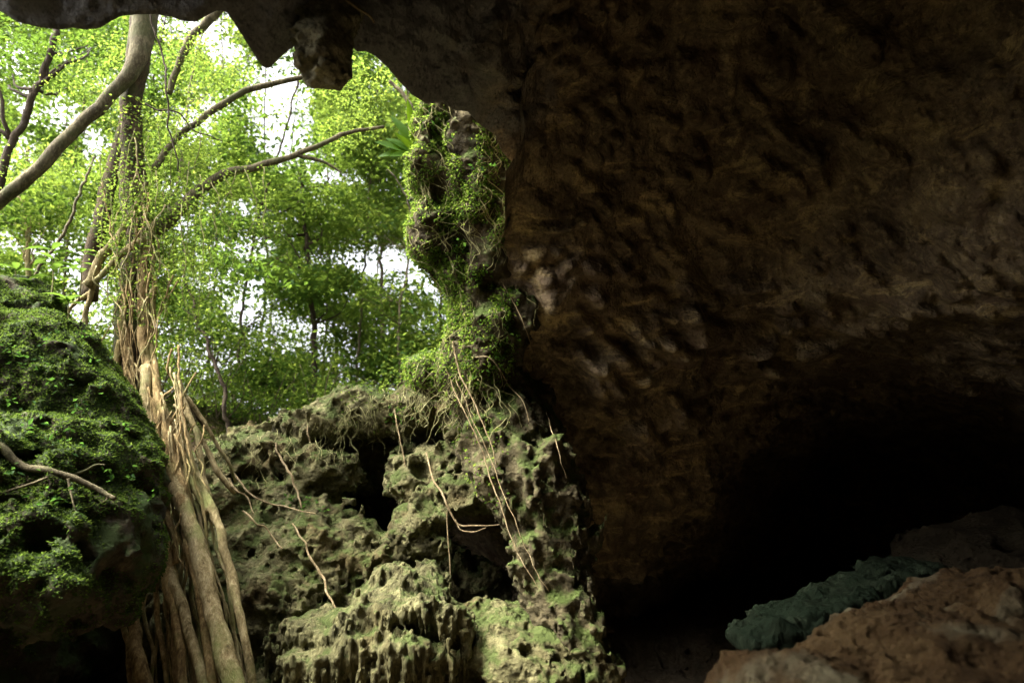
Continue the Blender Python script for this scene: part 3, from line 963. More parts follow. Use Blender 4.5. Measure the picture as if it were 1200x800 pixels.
# ------------------------------------------------------------------ forest floor outside
def ground():
    xs = np.unique(np.concatenate([np.arange(-260, -14, 8.0), np.arange(-14, 8, .35), np.arange(8, 261, 9.0)]))
    ys = np.unique(np.concatenate([np.arange(-60, 12, 1.5), np.arange(12.0, 26, .35), np.arange(26, 60, 2.0), np.arange(60, 420, 12.0)]))
    X, Y = np.meshgrid(xs, ys, indexing='ij')
    x, y = X.ravel(), Y.ravel()
    p = np.stack([x, y, 0 * x], 1)
    z = 2.15 + .03 * (y - 12) + sstep(-4, -8, x) * 1.3 + sstep(-2.6, -.5, x) * .8 + sstep(-1.0, 3.5, x) * 9.5 + sstep(12, 4, y) * 1.5 + fbm(p * .5, 3) * .22 + fbm(p * 2.2, 3) * .06
    z -= (x > -9) * sstep(12.9, 12.0, y) * (.9 + sstep(-1, 2, x) * 2)
    v = np.stack([x, y, z], 1)
    na, nb_ = X.shape
    i = np.arange(na * nb_).reshape(na, nb_)
    q = np.stack([i[:-1, :-1], i[1:, :-1], i[1:, 1:], i[:-1, 1:]], -1).reshape(-1, 4)
    q = q[~((x[q].max(1) > -8.6) & (y[q].min(1) < 11.9))]
    tag(mesh_obj('forest_ground', v, q, M['soil'], origin=(0, 0, 0)), kind='structure')
    HIT.append(bvh(v, q))


ground()

# ------------------------------------------------------------------ trees
GAPS = [(330, 128, 40, 60), (265, 62, 22, 14), (440, 305, 38, 16), (300, 290, 24, 16), (72, 132, 24, 24), (30, 145, 12, 44), (110, 172, 16, 20), (400, 206, 30, 10), (375, 205, 16, 8), (20, 25, 12, 10), (195, 216, 9, 12), (215, 262, 9, 9),
        (285, 240, 12, 12), (440, 70, 10, 14), (302, 330, 16, 8), (420, 20, 20, 20), (185, 25, 9, 9), (490, 300, 18, 14), (100, 60, 14, 10), (410, 345, 9, 9), (375, 385, 7, 12)]


def gap_keep(c, strength=.93):
    q = proj(c)
    k = np.ones(len(c), bool)
    for gx, gy, a, b in GAPS:
        a, b = a * 1.12, b * 1.12
        e = ((q[:, 0] - gx) / a) ** 2 + ((q[:, 1] - gy) / b) ** 2
        k &= ~(rng.random(len(c)) < strength * np.clip(1.7 * (1.15 - e), 0, 1))
    return k


def crown_geo(blobs, leaf, per=42, spread=.42):
    """leaf sprays through the volume of each blob (centre, radii, sprays)"""
    g = Geo()
    cc = []
    for c, r, n in blobs:
        d = rng.normal(size=(n, 3))
        d /= np.linalg.norm(d, axis=1, keepdims=True)
        s = c + d * (rng.random(n) ** .45)[:, None] * np.array(r)
        s = s[gap_keep(s)]
        cc.append(s)
        for x in s:
            m = int(per * rng.uniform(.5, 1.4))
            off = rng.normal(size=(m, 3)) * np.array([spread, spread, spread * .45]) * rng.uniform(.6, 1.2)
            tilt = rng.normal() * .25
            off[:, 2] += off[:, 0] * tilt - .25 * (off[:, 0] ** 2 + off[:, 1] ** 2)
            pos = x + off
            pos = pos[gap_keep(pos, .5)]
            g.leaves(pos, leaf, leaf * .52)
    return g, np.concatenate(cc)


def tree(name, label, trunk_pts, r0, r1, blobs, mat_l, leaf, bark, group=None, per=42, limbs=True, spread=.42):
    t = thing(name, trunk_pts[0], label, 'tree', group)
    g = Geo()
    c = g.tube(trunk_pts, [r0, (r0 + r1) * .5, r1], 8, wob=.06, lump=.12, seed=rng.random() * 50)
    if limbs:
        for b, r, n in blobs:
            k = np.argmin(np.linalg.norm(c - (b - np.array([0, 0, 1.0])), axis=1))
            for j in range(3):
                e = b + rng.normal(size=3) * np.array(r) * .55
                mid = (c[k] * .5 + e * .5) + np.array([0, 0, -.12]) + rng.normal(size=3) * .15
                g.tube([c[k], mid, e], [r1 * .8, r1 * .45, r1 * .15], 5, n=9, wob=.08, seed=rng.random() * 50)
    g.build('trunk', bark, t)
    cg, cs = crown_geo(blobs, leaf, per, spread)
    if cg.n:
        cg.build('crown', mat_l, t, smooth=False)
    return t


def base(px, d):
    """where a tree at this bearing and distance stands on the forest floor"""
    x = (px - 600) / FPX * d / math.cos(PITCH) * 1.0
    q = HIT[-1].ray_cast(Vector((x, d, 60)), Vector((0, 0, -1)))
    z = q[0].z if q[0] is not None else 2.6
    return np.array([x, d, z - .15])


GB = HIT[-1]
# trees whose stems the photograph shows
tree('forest_tree', 'slender dark-stemmed tree standing in the middle of the forest view',
     [base(378, 17), P(368, 400, 17), P(360, 320, 17), P(357, 250, 17), P(352, 190, 17)], .085, .04,
     [(P(352, 235, 17), (1.5, 1.3, .9), 34), (P(392, 250, 17.3), (1.1, 1.1, .7), 30), (P(320, 275, 16.8), (1.2, 1., .6), 24), (P(370, 335, 17), (.9, .9, .6), 20), (P(390, 180, 17), (1, 1, .6), 20), (P(330, 210, 17.4), (.8, .8, .4), 14)], M['leafC'], .12, M['dbark'])
tree('forest_tree', 'thin dark sapling leaning left just behind the rock rim',
     [base(278, 13.2), P(262, 455, 13.2), P(240, 400, 13.3), P(222, 340, 13.4), P(214, 290, 13.5)], .045, .02,
     [(P(222, 320, 13.5), (.8, .8, .7), 16), (P(240, 380, 13.6), (.6, .6, .5), 10)], M['leafA'], .10, M['dbark'])
tree('forest_tree', 'pale straight tree at the far side of the clearing next to the pillar',
     [base(455, 19), P(448, 380, 19), P(446, 300, 19), P(440, 220, 19.5), P(430, 120, 20)], .06, .03,
     [(P(440, 225, 19), (1.2, 1.2, 1.0), 34), (P(430, 140, 19.5), (1.5, 1.3, .9), 40), (P(470, 255, 19), (.9, .9, .8), 24), (P(410, 160, 19.5), (1.1, 1, .7), 20)], M['leafA'], .13, M['fbark'])
tree('forest_tree', 'grey tree with two curved stems right of the dark slender one',
     [base(398, 21), P(394, 400, 21), P(384, 330, 21), P(388, 240, 21)], .07, .035,
     [(P(400, 290, 21), (1.3, 1.2, 1.), 34), (P(420, 380, 21), (1.6, 1.2, 1.2), 44), (P(360, 400, 21), (1.3, 1.2, 1.1), 34), (P(470, 375, 20), (1.5, 1.2, 1.0), 46), (P(490, 425, 19), (1.3, 1.0, .9), 38), (P(300, 395, 20), (1.5, 1.2, 1.0), 40), (P(330, 440, 19), (1.5, 1.0, .7), 36)], M['leafC'], .13, M['fbark'])
tree('forest_tree', 'dim leaning tree by the left frame edge with dark bare stem',
     [P(-30, 330, 10.5), P(-2, 215, 10.4), P(22, 150, 10.4), P(45, 95, 10.4), P(62, 55, 10.4), P(68, 0, 10.5)], .065, .05,
     [(P(20, 60, 11), (1.2, 1, .7), 40), (P(-10, 110, 11), (.8, 1, .7), 26), (P(100, 75, 11.3), (.8, .8, .5), 26)], M['leafB'], .10, M['dbark'])
tree('forest_tree', 'pale thin birch-like stem left of the fig trunk',
     [base(36, 14), P(33, 300, 14), P(28, 240, 14), P(32, 170, 14)], .06, .035,
     [(P(40, 230, 14.3), (1.1, 1, .7), 28), (P(70, 260, 14.3), (.9, .9, .6), 22), (P(10, 200, 14.5), (.8, .9, .7), 16)], M['leafA'], .11, M['pale'])

# the wood behind: each tree its own stem and crown
GRP = 'trees of the wood beyond the cave mouth'
LBL = 'leafy tree of the sunlit wood beyond the cave mouth'
k = 0
for d, pxs in ((15.5, (-120, 60, 190, 300, 480)), (18.5, (-40, 130, 250, 430, 520)), (22.5, (20, 200, 290, 380, 470)), (27, (-60, 60, 250, 380, 540)), (34, (30, 330, 450))):
    for px in pxs:
        px = px + rng.uniform(-18, 18)
        dd = d + rng.uniform(-1, 1)
        b = base(px, dd)
        Hh = rng.uniform(.75, 1.08) * (dd * .92)
        lean = rng.normal(size=2) * .5
        tp = [b + np.array([lean[0] * t * t * 2, lean[1] * t * t, Hh * t]) + np.array([rng.normal() * .12, 0, 0]) for t in (0, .25, .5, .75, 1)]
        blobs = []
        nb2 = 13 if d < 20 else 15
        for j in range(nb2):
            t = rng.uniform(.05 if d < 25 else .2, 1.0)
            c = b + np.array([lean[0] * t * t * 2, lean[1] * t * t, Hh * t]) + np.array([rng.normal() * 1.5, rng.normal() * .9, 0]) * (.6 + dd / 38)
            s = rng.uniform(.8, 1.5) * (.55 + dd / 45)
            blobs.append((c, (s * 1.1, s, s * .6), int(13 + 8 * s * s)))
        tree('forest_tree', LBL, tp, .02 + .0013 * dd, .014, blobs, M[('leafA', 'leafC', 'leafB', 'leafC')[int(rng.integers(4))]], .125 + .0031 * dd, M['fbark'] if k % 3 else M['dbark'], GRP, per=38, spread=.24 + .0075 * dd)
        k += 1

# shrubs of the understorey along the rim
for j, (px, d) in enumerate([(262, 14.2), (290, 15.2), (320, 14.6), (352, 15.6), (385, 14.8), (415, 15.4), (445, 14.6), (475, 15.2), (505, 14.4), (225, 14.6), (195, 13.4), (80, 12.8), (40, 13.4), (120, 13.6), (0, 13), (455, 17.5), (340, 18.2), (300, 19), (400, 18.6), (250, 18)]):
    b = base(px, d)
    t = thing('shrub', b, 'leafy understorey shrub standing along the forest edge above the rock bank', 'shrub', 'understorey shrubs along the forest edge')
    g = Geo()
    hh = rng.uniform(1.2, 2.4)
    for s in range(5):
        a = rng.uniform(0, 6.28)
        e = b + np.array([math.cos(a) * .6, math.sin(a) * .5, hh * rng.uniform(.6, 1)])
        g.tube([b, (b + e) / 2 + rng.normal(size=3) * .1, e], [.022, .015, .006], 5, n=8, wob=.04)
    g.build('stem', M['fbark'], t)
    cg, _ = crown_geo([(b + np.array([0, 0, hh * .6]), (.95, .8, hh * .5), 26)], .10, 34, .28)
    if cg.n:
        cg.build('foliage', M[('leafA', 'leafA', 'leafC')[j % 3]], t, smooth=False)

# ------------------------------------------------------------------ the fig tree and its roots
fig = thing('fig_tree', P(215, 800, 8.0), 'big strangler fig with pale roots pouring down over the rock beside the mossy ledge', 'tree')


def fpart(name, pts, r, mat, seg=10, wob=.02, lump=.15, n=None):
    g = Geo()
    g.tube([P(*p) for p in pts], r, seg, n=n, wob=wob, lump=lump, seed=rng.random() * 60)
    return g.build(name, M[mat], fig)


fpart('trunk', [(176, -60, 9.3), (168, 25, 9.38), (160, 75, 9.42), (155, 120, 9.5), (157, 180, 9.6), (160, 235, 9.7), (163, 290, 9.7), (160, 350, 9.7), (158, 410, 9.6), (165, 470, 9.5), (178, 530, 9.3)],
      [.15, .16, .165, .165, .17, .20, .22, .24, .25, .25, .2], 'trunk', 18, .03, .25, 90)
fpart('limb', [(-330, 520, 9.6), (-200, 400, 9.3), (-60, 285, 9.0), (-10, 243, 9.0), (40, 203, 9.0), (90, 150, 9.1), (130, 112, 9.2), (155, 82, 9.25), (168, 40, 9.3), (174, -20, 9.3), (178, -90, 9.3)], [.08, .085, .088, .088, .088, .088, .092, .12, .17, .18, .17], 'limb', 16, .02, .12, 90)
fpart('limb', [(165, 280, 9.6), (190, 262, 9.7), (215, 240, 9.8), (258, 207, 10.0), (300, 195, 10.2), (350, 180, 10.4), (400, 158, 10.6), (450, 148, 10.8)], [.14, .11, .10, .075, .058, .046, .036, .025], 'limb', 12, .03, .15)
fpart('limb', [(178, 200, 9.7), (205, 165, 9.9), (235, 140, 10.0), (262, 122, 10.1), (290, 106, 10.2), (345, 92, 10.3), (380, 88, 10.5)], [.05, .05, .05, .055, .052, .042, .03], 'limb', 10, .02, .1)
fpart('limb', [(198, 110, 10.6), (207, 80, 10.6), (225, 45, 10.6), (250, 18, 10.6), (275, -10, 10.6)], [.05, .06, .075, .08, .08], 'limb', 10, .03, .12)
fpart('limb', [(105, 350, 10.2), (108, 300, 10.2), (118, 255, 10.2), (128, 215, 10.3), (140, 170, 10.4), (150, 120, 10.4)], [.13, .12, .12, .11, .10, .08], 'trunk', 12, .03, .2)
fpart('limb', [(350, 182, 10.4), (375, 188, 10.5), (400, 202, 10.6)], [.035, .03, .015], 'limb', 7)
# roots: (path, radii, bark)
roots = [
    ([(100, 335, 9.4), (118, 305, 9.4), (140, 275, 9.4), (155, 250, 9.4), (170, 215, 9.45)], [.06, .065, .06, .04, .02], 'pale'),
    ([(112, 330, 9.3), (135, 305, 9.3), (158, 287, 9.3), (178, 272, 9.4)], [.03, .05, .05, .055], 'pale'),
    ([(172, 272, 9.4), (168, 320, 9.35), (167, 370, 9.3), (170, 420, 9.25), (173, 470, 9.1), (185, 530, 8.9)], [.055, .06, .065, .07, .08, .07], 'root'),
    ([(178, 290, 9.4), (180, 340, 9.35), (178, 400, 9.3), (182, 450, 9.1), (195, 500, 8.9), (208, 560, 8.7)], [.03, .035, .035, .05, .06, .05], 'root'),
    ([(140, 400, 9.4), (133, 440, 9.3), (140, 490, 9.1), (152, 530, 9.0)], [.04, .05, .05, .03], 'root'),
    ([(150, 330, 9.4), (143, 370, 9.35), (148, 420, 9.3), (158, 480, 9.1), (172, 540, 8.9)], [.03, .04, .05, .055, .05], 'root'),
    ([(170, 430, 9.2), (172, 480, 9.0), (185, 530, 8.8), (206, 575, 8.6), (226, 620, 8.4), (240, 680, 8.2), (255, 740, 8.0), (277, 815, 7.8)], [.07, .085, .085, .09, .095, .105, .11, .115], 'pale'),
    ([(182, 470, 9.1), (192, 530, 8.8), (212, 590, 8.5), (224, 650, 8.3), (238, 720, 8.1), (250, 815, 7.9)], [.06, .065, .065, .06, .055, .05], 'root'),
    ([(165, 480, 9.1), (176, 540, 8.9), (186, 600, 8.6), (194, 660, 8.4), (203, 720, 8.2), (213, 815, 8.0)], [.06, .075, .06, .075, .06, .06], 'root'),
    ([(190, 480, 9.1), (215, 530, 8.9), (240, 575, 8.8), (258, 620, 8.6), (272, 680, 8.5), (284, 735, 8.3), (300, 815, 8.2)], [.05, .055, .06, .05, .055, .045, .05], 'pale'),
    ([(192, 520, 9.0), (222, 560, 8.8), (245, 600, 8.7)], [.06, .06, .04], 'pale'),
    ([(208, 450, 9.3), (222, 485, 9.2), (233, 520, 9.1), (238, 560, 9.0), (246, 590, 8.9)], [.02, .035, .035, .035, .03], 'pale'),
    ([(215, 480, 9.3), (240, 520, 9.3), (258, 560, 9.3), (276, 575, 9.4)], [.03, .035, .04, .035], 'pale'),
    ([(205, 440, 9.4), (225, 475, 9.4), (250, 510, 9.5), (268, 545, 9.6), (276, 565, 9.7)], [.03, .03, .025, .025, .02], 'pale'),
    ([(206, 445, 9.5), (228, 480, 9.5), (240, 500, 9.5)], [.035, .035, .03], 'trunk'),
    ([(175, 540, 8.9), (185, 610, 8.6), (195, 650, 8.45), (212, 710, 8.2), (228, 760, 8.0), (246, 815, 7.85)], [.045, .05, .06, .06, .055, .05], 'pale'),
    ([(188, 640, 8.5), (183, 690, 8.4), (185, 730, 8.3), (190, 770, 8.2), (196, 815, 8.1)], [.02, .03, .03, .028, .025], 'root'),
    ([(150, 660, 8.5), (155, 720, 8.3), (162, 765, 8.1), (172, 815, 8.0)], [.04, .06, .075, .085], 'root'),
    ([(140, 670, 8.6), (147, 735, 8.4), (152, 775, 8.2), (158, 815, 8.1)], [.02, .03, .04, .04], 'root'),
    ([(196, 630, 8.5), (203, 690, 8.3), (209, 740, 8.1), (215, 815, 7.9)], [.04, .05, .055, .06], 'root'),
    ([(165, 500, 9.0), (178, 560, 8.75), (200, 610, 8.55), (207, 660, 8.4)], [.05, .06, .05, .03], 'root'),
    ([(180, 520, 8.9), (205, 555, 8.7), (222, 600, 8.5), (232, 640, 8.35)], [.05, .06, .06, .03], 'root'),
    ([(120, 300, 9.5), (105, 350, 9.5), (100, 390, 9.5), (102, 430, 9.4)], [.03, .035, .035, .03], 'pale'),
    ([(110, 340, 9.6), (82, 360, 9.6), (78, 390, 9.6)], [.03, .03, .02], 'pale'),
]
for pts, r, mt in roots:
    fpart('root', pts, r, mt, 10, .03, .28, max(24, int(len(pts) * 7)))
# thin roots twisting round the trunk foot
for j in range(40):
    y0 = rng.uniform(160, 500)
    x0 = 168 + rng.normal() * 22 + max(0, (y0 - 420)) * .18
    L = rng.uniform(80, 240)
    pts = []
    x = x0
    for s in range(6):
        y = y0 + L * s / 5
        c = 163 + max(0, y - 430) * .33
        x = x + (c - x) * .12 + rng.normal() * 9
        dd = 9.45 - max(0, y - 420) * .0042 - rng.uniform(.12, .3)
        pts.append((x, y, dd))
    r = rng.uniform(.006, .017)
    fpart('root', pts, [r, r * 1.1, r * .7], ('root', 'pale', 'root')[j % 3], 6, .05, .2, 30)
for j in range(26):
    a = rng.random()
    x0, y0 = 168 + 40 * a + rng.normal() * 6, rng.uniform(420, 560)
    x1 = 180 + 125 * a + rng.normal() * 12
    d0, d1 = 9.15 - max(0, y0 - 420) * .003 - .1, 8.15 + .35 * a + rng.uniform(-.25, .1)
    pts = [(x0 + (x1 - x0) * t + rng.normal() * 4 * math.sin(math.pi * t), y0 + (818 - y0) * t, d0 + (d1 - d0) * t) for t in (0, .2, .4, .6, .8, 1)]
    r = rng.uniform(.006, .021)
    fpart('root', pts, [r * .7, r, r * 1.15, r], ('pale', 'root', 'pale')[j % 3], 7, .035, .25, 44)
# fig foliage: sprays above the limbs
fb_ = [(P(210, 150, 10.2), (.7, .6, .5), 22), (P(235, 185, 10.2), (.6, .6, .6), 22), (P(250, 90, 10.6), (.8, .6, .5), 20), (P(215, 60, 10.6), (.6, .6, .4), 16), (P(100, 100, 10.2), (.7, .6, .4), 18), (P(60, 200, 10.2), (.7, .6, .4), 18), (P(420, 120, 11), (.8, .6, .5), 22), (P(395, 150, 11), (.6, .5, .3), 12), (P(205, 300, 10), (.35, .4, .5), 12), (P(130, 60, 10.4), (.6, .5, .3), 12), (P(150, 155, 9.5), (.25, .25, .5), 9), (P(172, 240, 9.5), (.25, .25, .4), 9)]
cg, _ = crown_geo(fb_, .06, 52, .2)
cg.build('crown', M['leafA'], fig, smooth=False)

# ------------------------------------------------------------------ hanging creepers by the fig
spots = [(205, 170, 330), (222, 190, 350), (238, 205, 330), (190, 130, 260), (185, 185, 300), (250, 215, 310), (265, 205, 290), (215, 240, 400), (200, 280, 420), (120, 180, 300), (292, 198, 300), (172, 160, 250),
         (150, 150, 260), (143, 200, 330), (178, 200, 330), (196, 225, 370), (210, 140, 250), (230, 150, 270), (245, 240, 350), (160, 240, 380), (275, 200, 330), (172, 200, 330), (147, 250, 380), (188, 300, 460), (228, 260, 400), (135, 230, 380), (310, 195, 270)]
for j, (px, y0, y1) in enumerate(spots):
    d = 9.5 + rng.uniform(-.2, .5) if px > 180 else rng.uniform(9.2, 9.4)
    t = thing('creeper', P(px, y0, d), 'leafy green creeper strand hanging from the limbs of the strangler fig', 'creeper', 'creeper strands hanging from the fig limbs')
    g = Geo()
    pts = [P(px + rng.normal() * 4, y, d + rng.normal() * .03) for y in np.linspace(y0, y1, 6)]
    c = g.tube(pts, [.008, .007, .004], 5, n=36, wob=.03, seed=j * 3.1)
    g.build('stem', M['stem'], t)
    g = Geo()
    n = int((y1 - y0) * 2.0)
    ii = rng.integers(0, len(c), n)
    g.leaves(c[ii] + rng.normal(size=(n, 3)) * .075, .055, .03)
    g.build('foliage', M['leafA'], t, smooth=False)

# ------------------------------------------------------------------ bare hanging roots and lianas
def vine(name, label, cat, pts, r, mat='vine', wob=.02, group=None, drape=None):
    pp = [P(*p) if len(p) == 3 else hit(p[0], p[1], drape if drape else .07) for p in pts]
    g = Geo()
    g.tube(pp, r, 6, n=60, wob=wob, seed=rng.random() * 40)
    return tag(g.build(name, M[mat]), label, cat, group)


vine('hanging_root', 'longest straight root slanting down the pillar front to its foot', 'root', [(520, 430, 9.10), (545, 480, 8.90), (568, 540, 8.80), (590, 605, 8.60), (612, 655, 8.50), (632, 690, 8.45)], [.007, .009, .005], wob=.035)
vine('hanging_root', 'second straight root running close beside the longest one on the pillar', 'root', [(528, 425, 9.05), (552, 485, 8.85), (578, 545, 8.70), (598, 600, 8.50), (622, 655, 8.40), (642, 692, 8.35)], [.005, .006, .004], wob=.04)
vine('hanging_root', 'bent root looping off the pillar side over the dark hollow', 'root', [(530, 400, 9.00), (540, 440, 8.90), (560, 480, 8.80), (575, 520, 8.70), (582, 545, 8.70)], [.010, .010, .008])
vine('hanging_root', 'fine pale liana hanging alone against the brown cave wall', 'liana', [(588, 330), (605, 360), (618, 390), (626, 415), (633, 432)], [.007, .007, .005], wob=.008)
vine('hanging_root', 'kinked pale liana below the lone one on the cave wall', 'liana', [(552, 418), (572, 418), (585, 432), (597, 452), (612, 468), (620, 495)], [.008, .008, .005], wob=.012)
vine('hanging_root', 'thin liana trailing lower over the pillar flank towards the shadow', 'liana', [(640, 480), (652, 520), (664, 560)], [.006, .006, .004])
vine('hanging_root', 'forked dry root reaching over the knobbly rock into the hollow', 'root', [(500, 530, 9.9), (508, 560, 9.6), (520, 580, 9.45), (535, 612, 9.4), (552, 615, 9.4), (585, 615, 9.4)], [.012, .014, .008])
vine('hanging_root', 'curled side root dangling beneath the forked dry root', 'root', [(533, 608, 9.4), (540, 620, 9.4), (556, 622, 9.4), (570, 618, 9.4)], [.010, .010, .006])
vine('hanging_root', 'thin root dangling straight down in front of the hollow', 'root', [(524, 600, 9.5), (525, 630, 9.5), (527, 655, 9.5), (528, 682, 9.5)], [.010, .009, .006], wob=.006)
vine('hanging_root', 'dry root hanging off the rim over the shaded cavity', 'root', [(460, 470, 10.8), (466, 500, 10.5), (472, 535, 10.4), (478, 565, 10.3)], [.012, .010, .008])
vine('hanging_root', 'tan root arching from the rim down to the mossy step', 'root', [(322, 520, 10.3), (334, 545, 10.1), (345, 570, 10.0), (352, 595, 9.95)], [.015, .018, .013], wob=.05)
vine('hanging_root', 'crooked tan root crossing the pitted bank face', 'root', [(345, 610, 9.7), (358, 640, 9.5), (375, 668, 9.4), (385, 690, 9.2), (394, 718, 9.0)], [.010, .017, .012], wob=.05)
vine('hanging_root', 'long thin root trailing along the mossy step of the bank', 'root', [(270, 550, 10.2), (290, 575, 10.0), (310, 588, 9.95), (340, 595, 9.9), (370, 602, 9.8)], [.015, .013, .008])
vine('hanging_root', 'short hooked root hanging under the rim edge', 'root', [(360, 500, 11.0), (362, 512, 10.9), (366, 524, 10.9)], [.01, .01, .007])
for j, (x, y, a) in enumerate([(270, 560, 18), (285, 600, 30), (240, 640, 10)]):
    vine('hanging_root', ['wiry root stub curling at the foot of the fig', 'wiry root lying slack on the bank beside the fig', 'wiry root knotted against the big pale fig root'][j], 'root', [(x, y, 9.4), (x + a * .5, y + 14, 9.3), (x + a, y + 20, 9.35), (x + a * 1.6, y + 42, 9.3)], [.014, .013, .008], wob=.05)
# lianas in the open forest
vine('liana', 'dark liana dangling from the ceiling lip beside the fig trunk', 'liana', [(178, 15, 8.6), (188, 55, 8.7), (197, 105, 8.7), (199, 150, 8.8), (210, 200, 8.9)], [.014, .014, .010], 'dbark', .05)
vine('liana', 'dark liana slung in a curve right of the fig trunk', 'liana', [(170, 120, 9.2), (185, 128, 9.2), (210, 132, 9.3), (228, 152, 9.4), (262, 166, 9.6)], [.014, .012, .008], 'dbark', .04)
vine('liana', 'grey liana slanting up behind the mossy ledge', 'liana', [(42, 325, 9.4), (60, 292, 9.5), (82, 255, 9.6), (98, 215, 9.8), (110, 185, 10)], [.022, .022, .015], 'limb', .05)
vine('liana', 'thin dark liana drooping beside the pillar in the forest gap', 'liana', [(455, 200, 13), (468, 215, 13), (480, 240, 13), (488, 270, 13)], [.014, .013, .010], 'dbark', .05)
vine('liana', 'pale stem bowed from the ceiling lip to the pillar top', 'liana', [(455, 95, 9.40), (470, 108, 9.40), (482, 126, 9.40), (489, 150, 9.30), (494, 175, 9.20)], [.025, .035, .035], 'limb', .02)
vine('liana', 'pale root snaking down the dark ceiling beside the mouth', 'root', [(398, -5, 5.6), (418, 8, 5.75), (436, 22, 6.0), (443, 40, 6.3), (456, 52, 6.7), (472, 62, 7.2)], [.011, .012, .009], 'vine', .02)

# dead branch on the moss
br = thing('dead_branch', P(20, 545, 6.9), 'bare grey dead branch lying across the mossy ledge', 'branch')
for pts, r in [([(-20, 505), (0, 520), (25, 545), (55, 550), (90, 560), (115, 572), (135, 585)], [.04, .035, .03, .02]), ([(85, 558), (100, 552), (112, 545), (122, 545)], [.016, .014, .008]), ([(0, 578), (25, 570), (55, 560)], [.009, .011, .014]), ([(80, 560), (84, 580), (92, 605)], [.012, .009, .006]), ([(122, 577), (125, 585), (112, 592)], [.012, .01, .006])]:
    g = Geo()
    pp = np.array([hit(x, y, .06, 7.3) for x, y in pts])
    pp[:, 1] = pp[:, 1] * .35 + np.linspace(pp[:, 1].min() + .1, np.median(pp[:, 1]), len(pp)) * .65
    qq = [P(x, y, yy) for (x, y), yy in zip(pts, pp[:, 1])]
    g.tube(qq, r, 8, n=44, wob=.015, lump=.15, seed=rng.random() * 9)
    g.build('stem' if len(pts) > 5 else 'twig', M['limb'], br)


# ------------------------------------------------------------------ moss and creepers on the rocks
def scatter(v, q, n, fn):
    """points spread over a mesh, kept where fn(points, normals) says so"""
    a, b, c = v[q[:, 0]], v[q[:, 1]], v[q[:, 2]]
    d = v[q[:, 3]]
    nr = np.cross(c - a, d - b)
    ar = np.linalg.norm(nr, axis=1)
    nr /= ar[:, None] + 1e-12
    i = rng.choice(len(q), n, p=ar / ar.sum())
    u, w = rng.random(n)[:, None], rng.random(n)[:, None]
    p = (a[i] * (1 - u) + b[i] * u) * (1 - w) + (d[i] * (1 - u) + c[i] * u) * w
    k = rng.random(n) < fn(p, nr[i])
    return p[k], nr[i][k]


def facing(p, n):
    return ((EYE - p) * n).sum(1) / np.linalg.norm(EYE - p, axis=1)


def moss_leaves(v, q, n, fn, L, name, mat, out=.55):
    p, nr = scatter(v, q, n, fn)
    g = Geo()
    g.leaves(p, L, L * .55, up=.6, droop=.1, direc=nr * out + np.array([0, 0, .0]))
    return g.build(name, mat, smooth=False)


def led_fn(p, n):
    a = sstep(-.6, -.05, n[:, 2]) * (facing(p, n) > -.25)
    return a * sstep(-.6, -.1, fbm(p * 1.5 + 4, 3)) * sstep(-.3, .1, p[:, 2] + .25 * perlin(p * 2))


o = moss_leaves(lv, lq, 330000, led_fn, .034, 'moss', M['moss'])
tag(o, 'green leafy moss carpeting the dark ledge', 'moss', kind='stuff')


def bank_fn(p, n):
    return sstep(.25, .8, n[:, 2]) * sstep(.05, .35, fbm(p * 1.2 + 1, 3)) * .8


o = moss_leaves(bv_, bq_, 60000, bank_fn, .034, 'moss', M['moss'])
tag(o, 'thin patches of moss on steps of the limestone bank', 'moss', kind='stuff')

# ivy on the pillar
iv = thing('ivy', P(545, 430, 8.9), 'tangled green and straw-coloured ivy curtain clinging to the rock pillar', 'ivy')


def pil_px(p):
    return proj(p)


def ivy_fn(p, n):
    q = pil_px(p)
    m = sstep(480, 390, q[:, 1]) * .9 + .1 * sstep(640, 500, q[:, 1])
    left = sstep(615, 580, q[:, 0])
    return (facing(p, n) > -.1) * m * left * sstep(-.35, .2, fbm(p * 2.1 + 2, 3))


p_, n_ = scatter(pv, pq, 170000, ivy_fn)
g = Geo()
g.leaves(p_ + n_ * .03, .052, .03, up=.3, droop=.5, direc=n_ * .4)
g.build('foliage', M['ivy'], iv, smooth=False)
st, sn = scatter(pv, pq, 16000, lambda p, n: ivy_fn(p, n) * (n[:, 1] < .2) + (pil_px(p)[:, 1] < 520) * (facing(p, n) > .1) * .05)
g = Geo()
for j in range(min(190, len(st))):
    p = st[j].copy()
    pts = [p + sn[j] * .03]
    side = rng.normal() * .6
    for s in range(int(rng.integers(5, 13))):
        p = p + np.array([rng.normal() * .06 + side * .03, -.01, -rng.uniform(.05, .12)])
        r = pil_b.find_nearest(Vector(p))
        if r[0] is None:
            break
        if r[3] < .25:
            p = np.array(r[0]) + np.array(r[1]) * rng.uniform(.015, .05)
        pts.append(p.copy())
    if len(pts) > 3:
        r = rng.uniform(.003, .008)
        g.tube(pts, [r, r, r * .6], 4, n=len(pts) * 3, wob=.02, seed=j)
g.build('stem', M['stem'], iv)

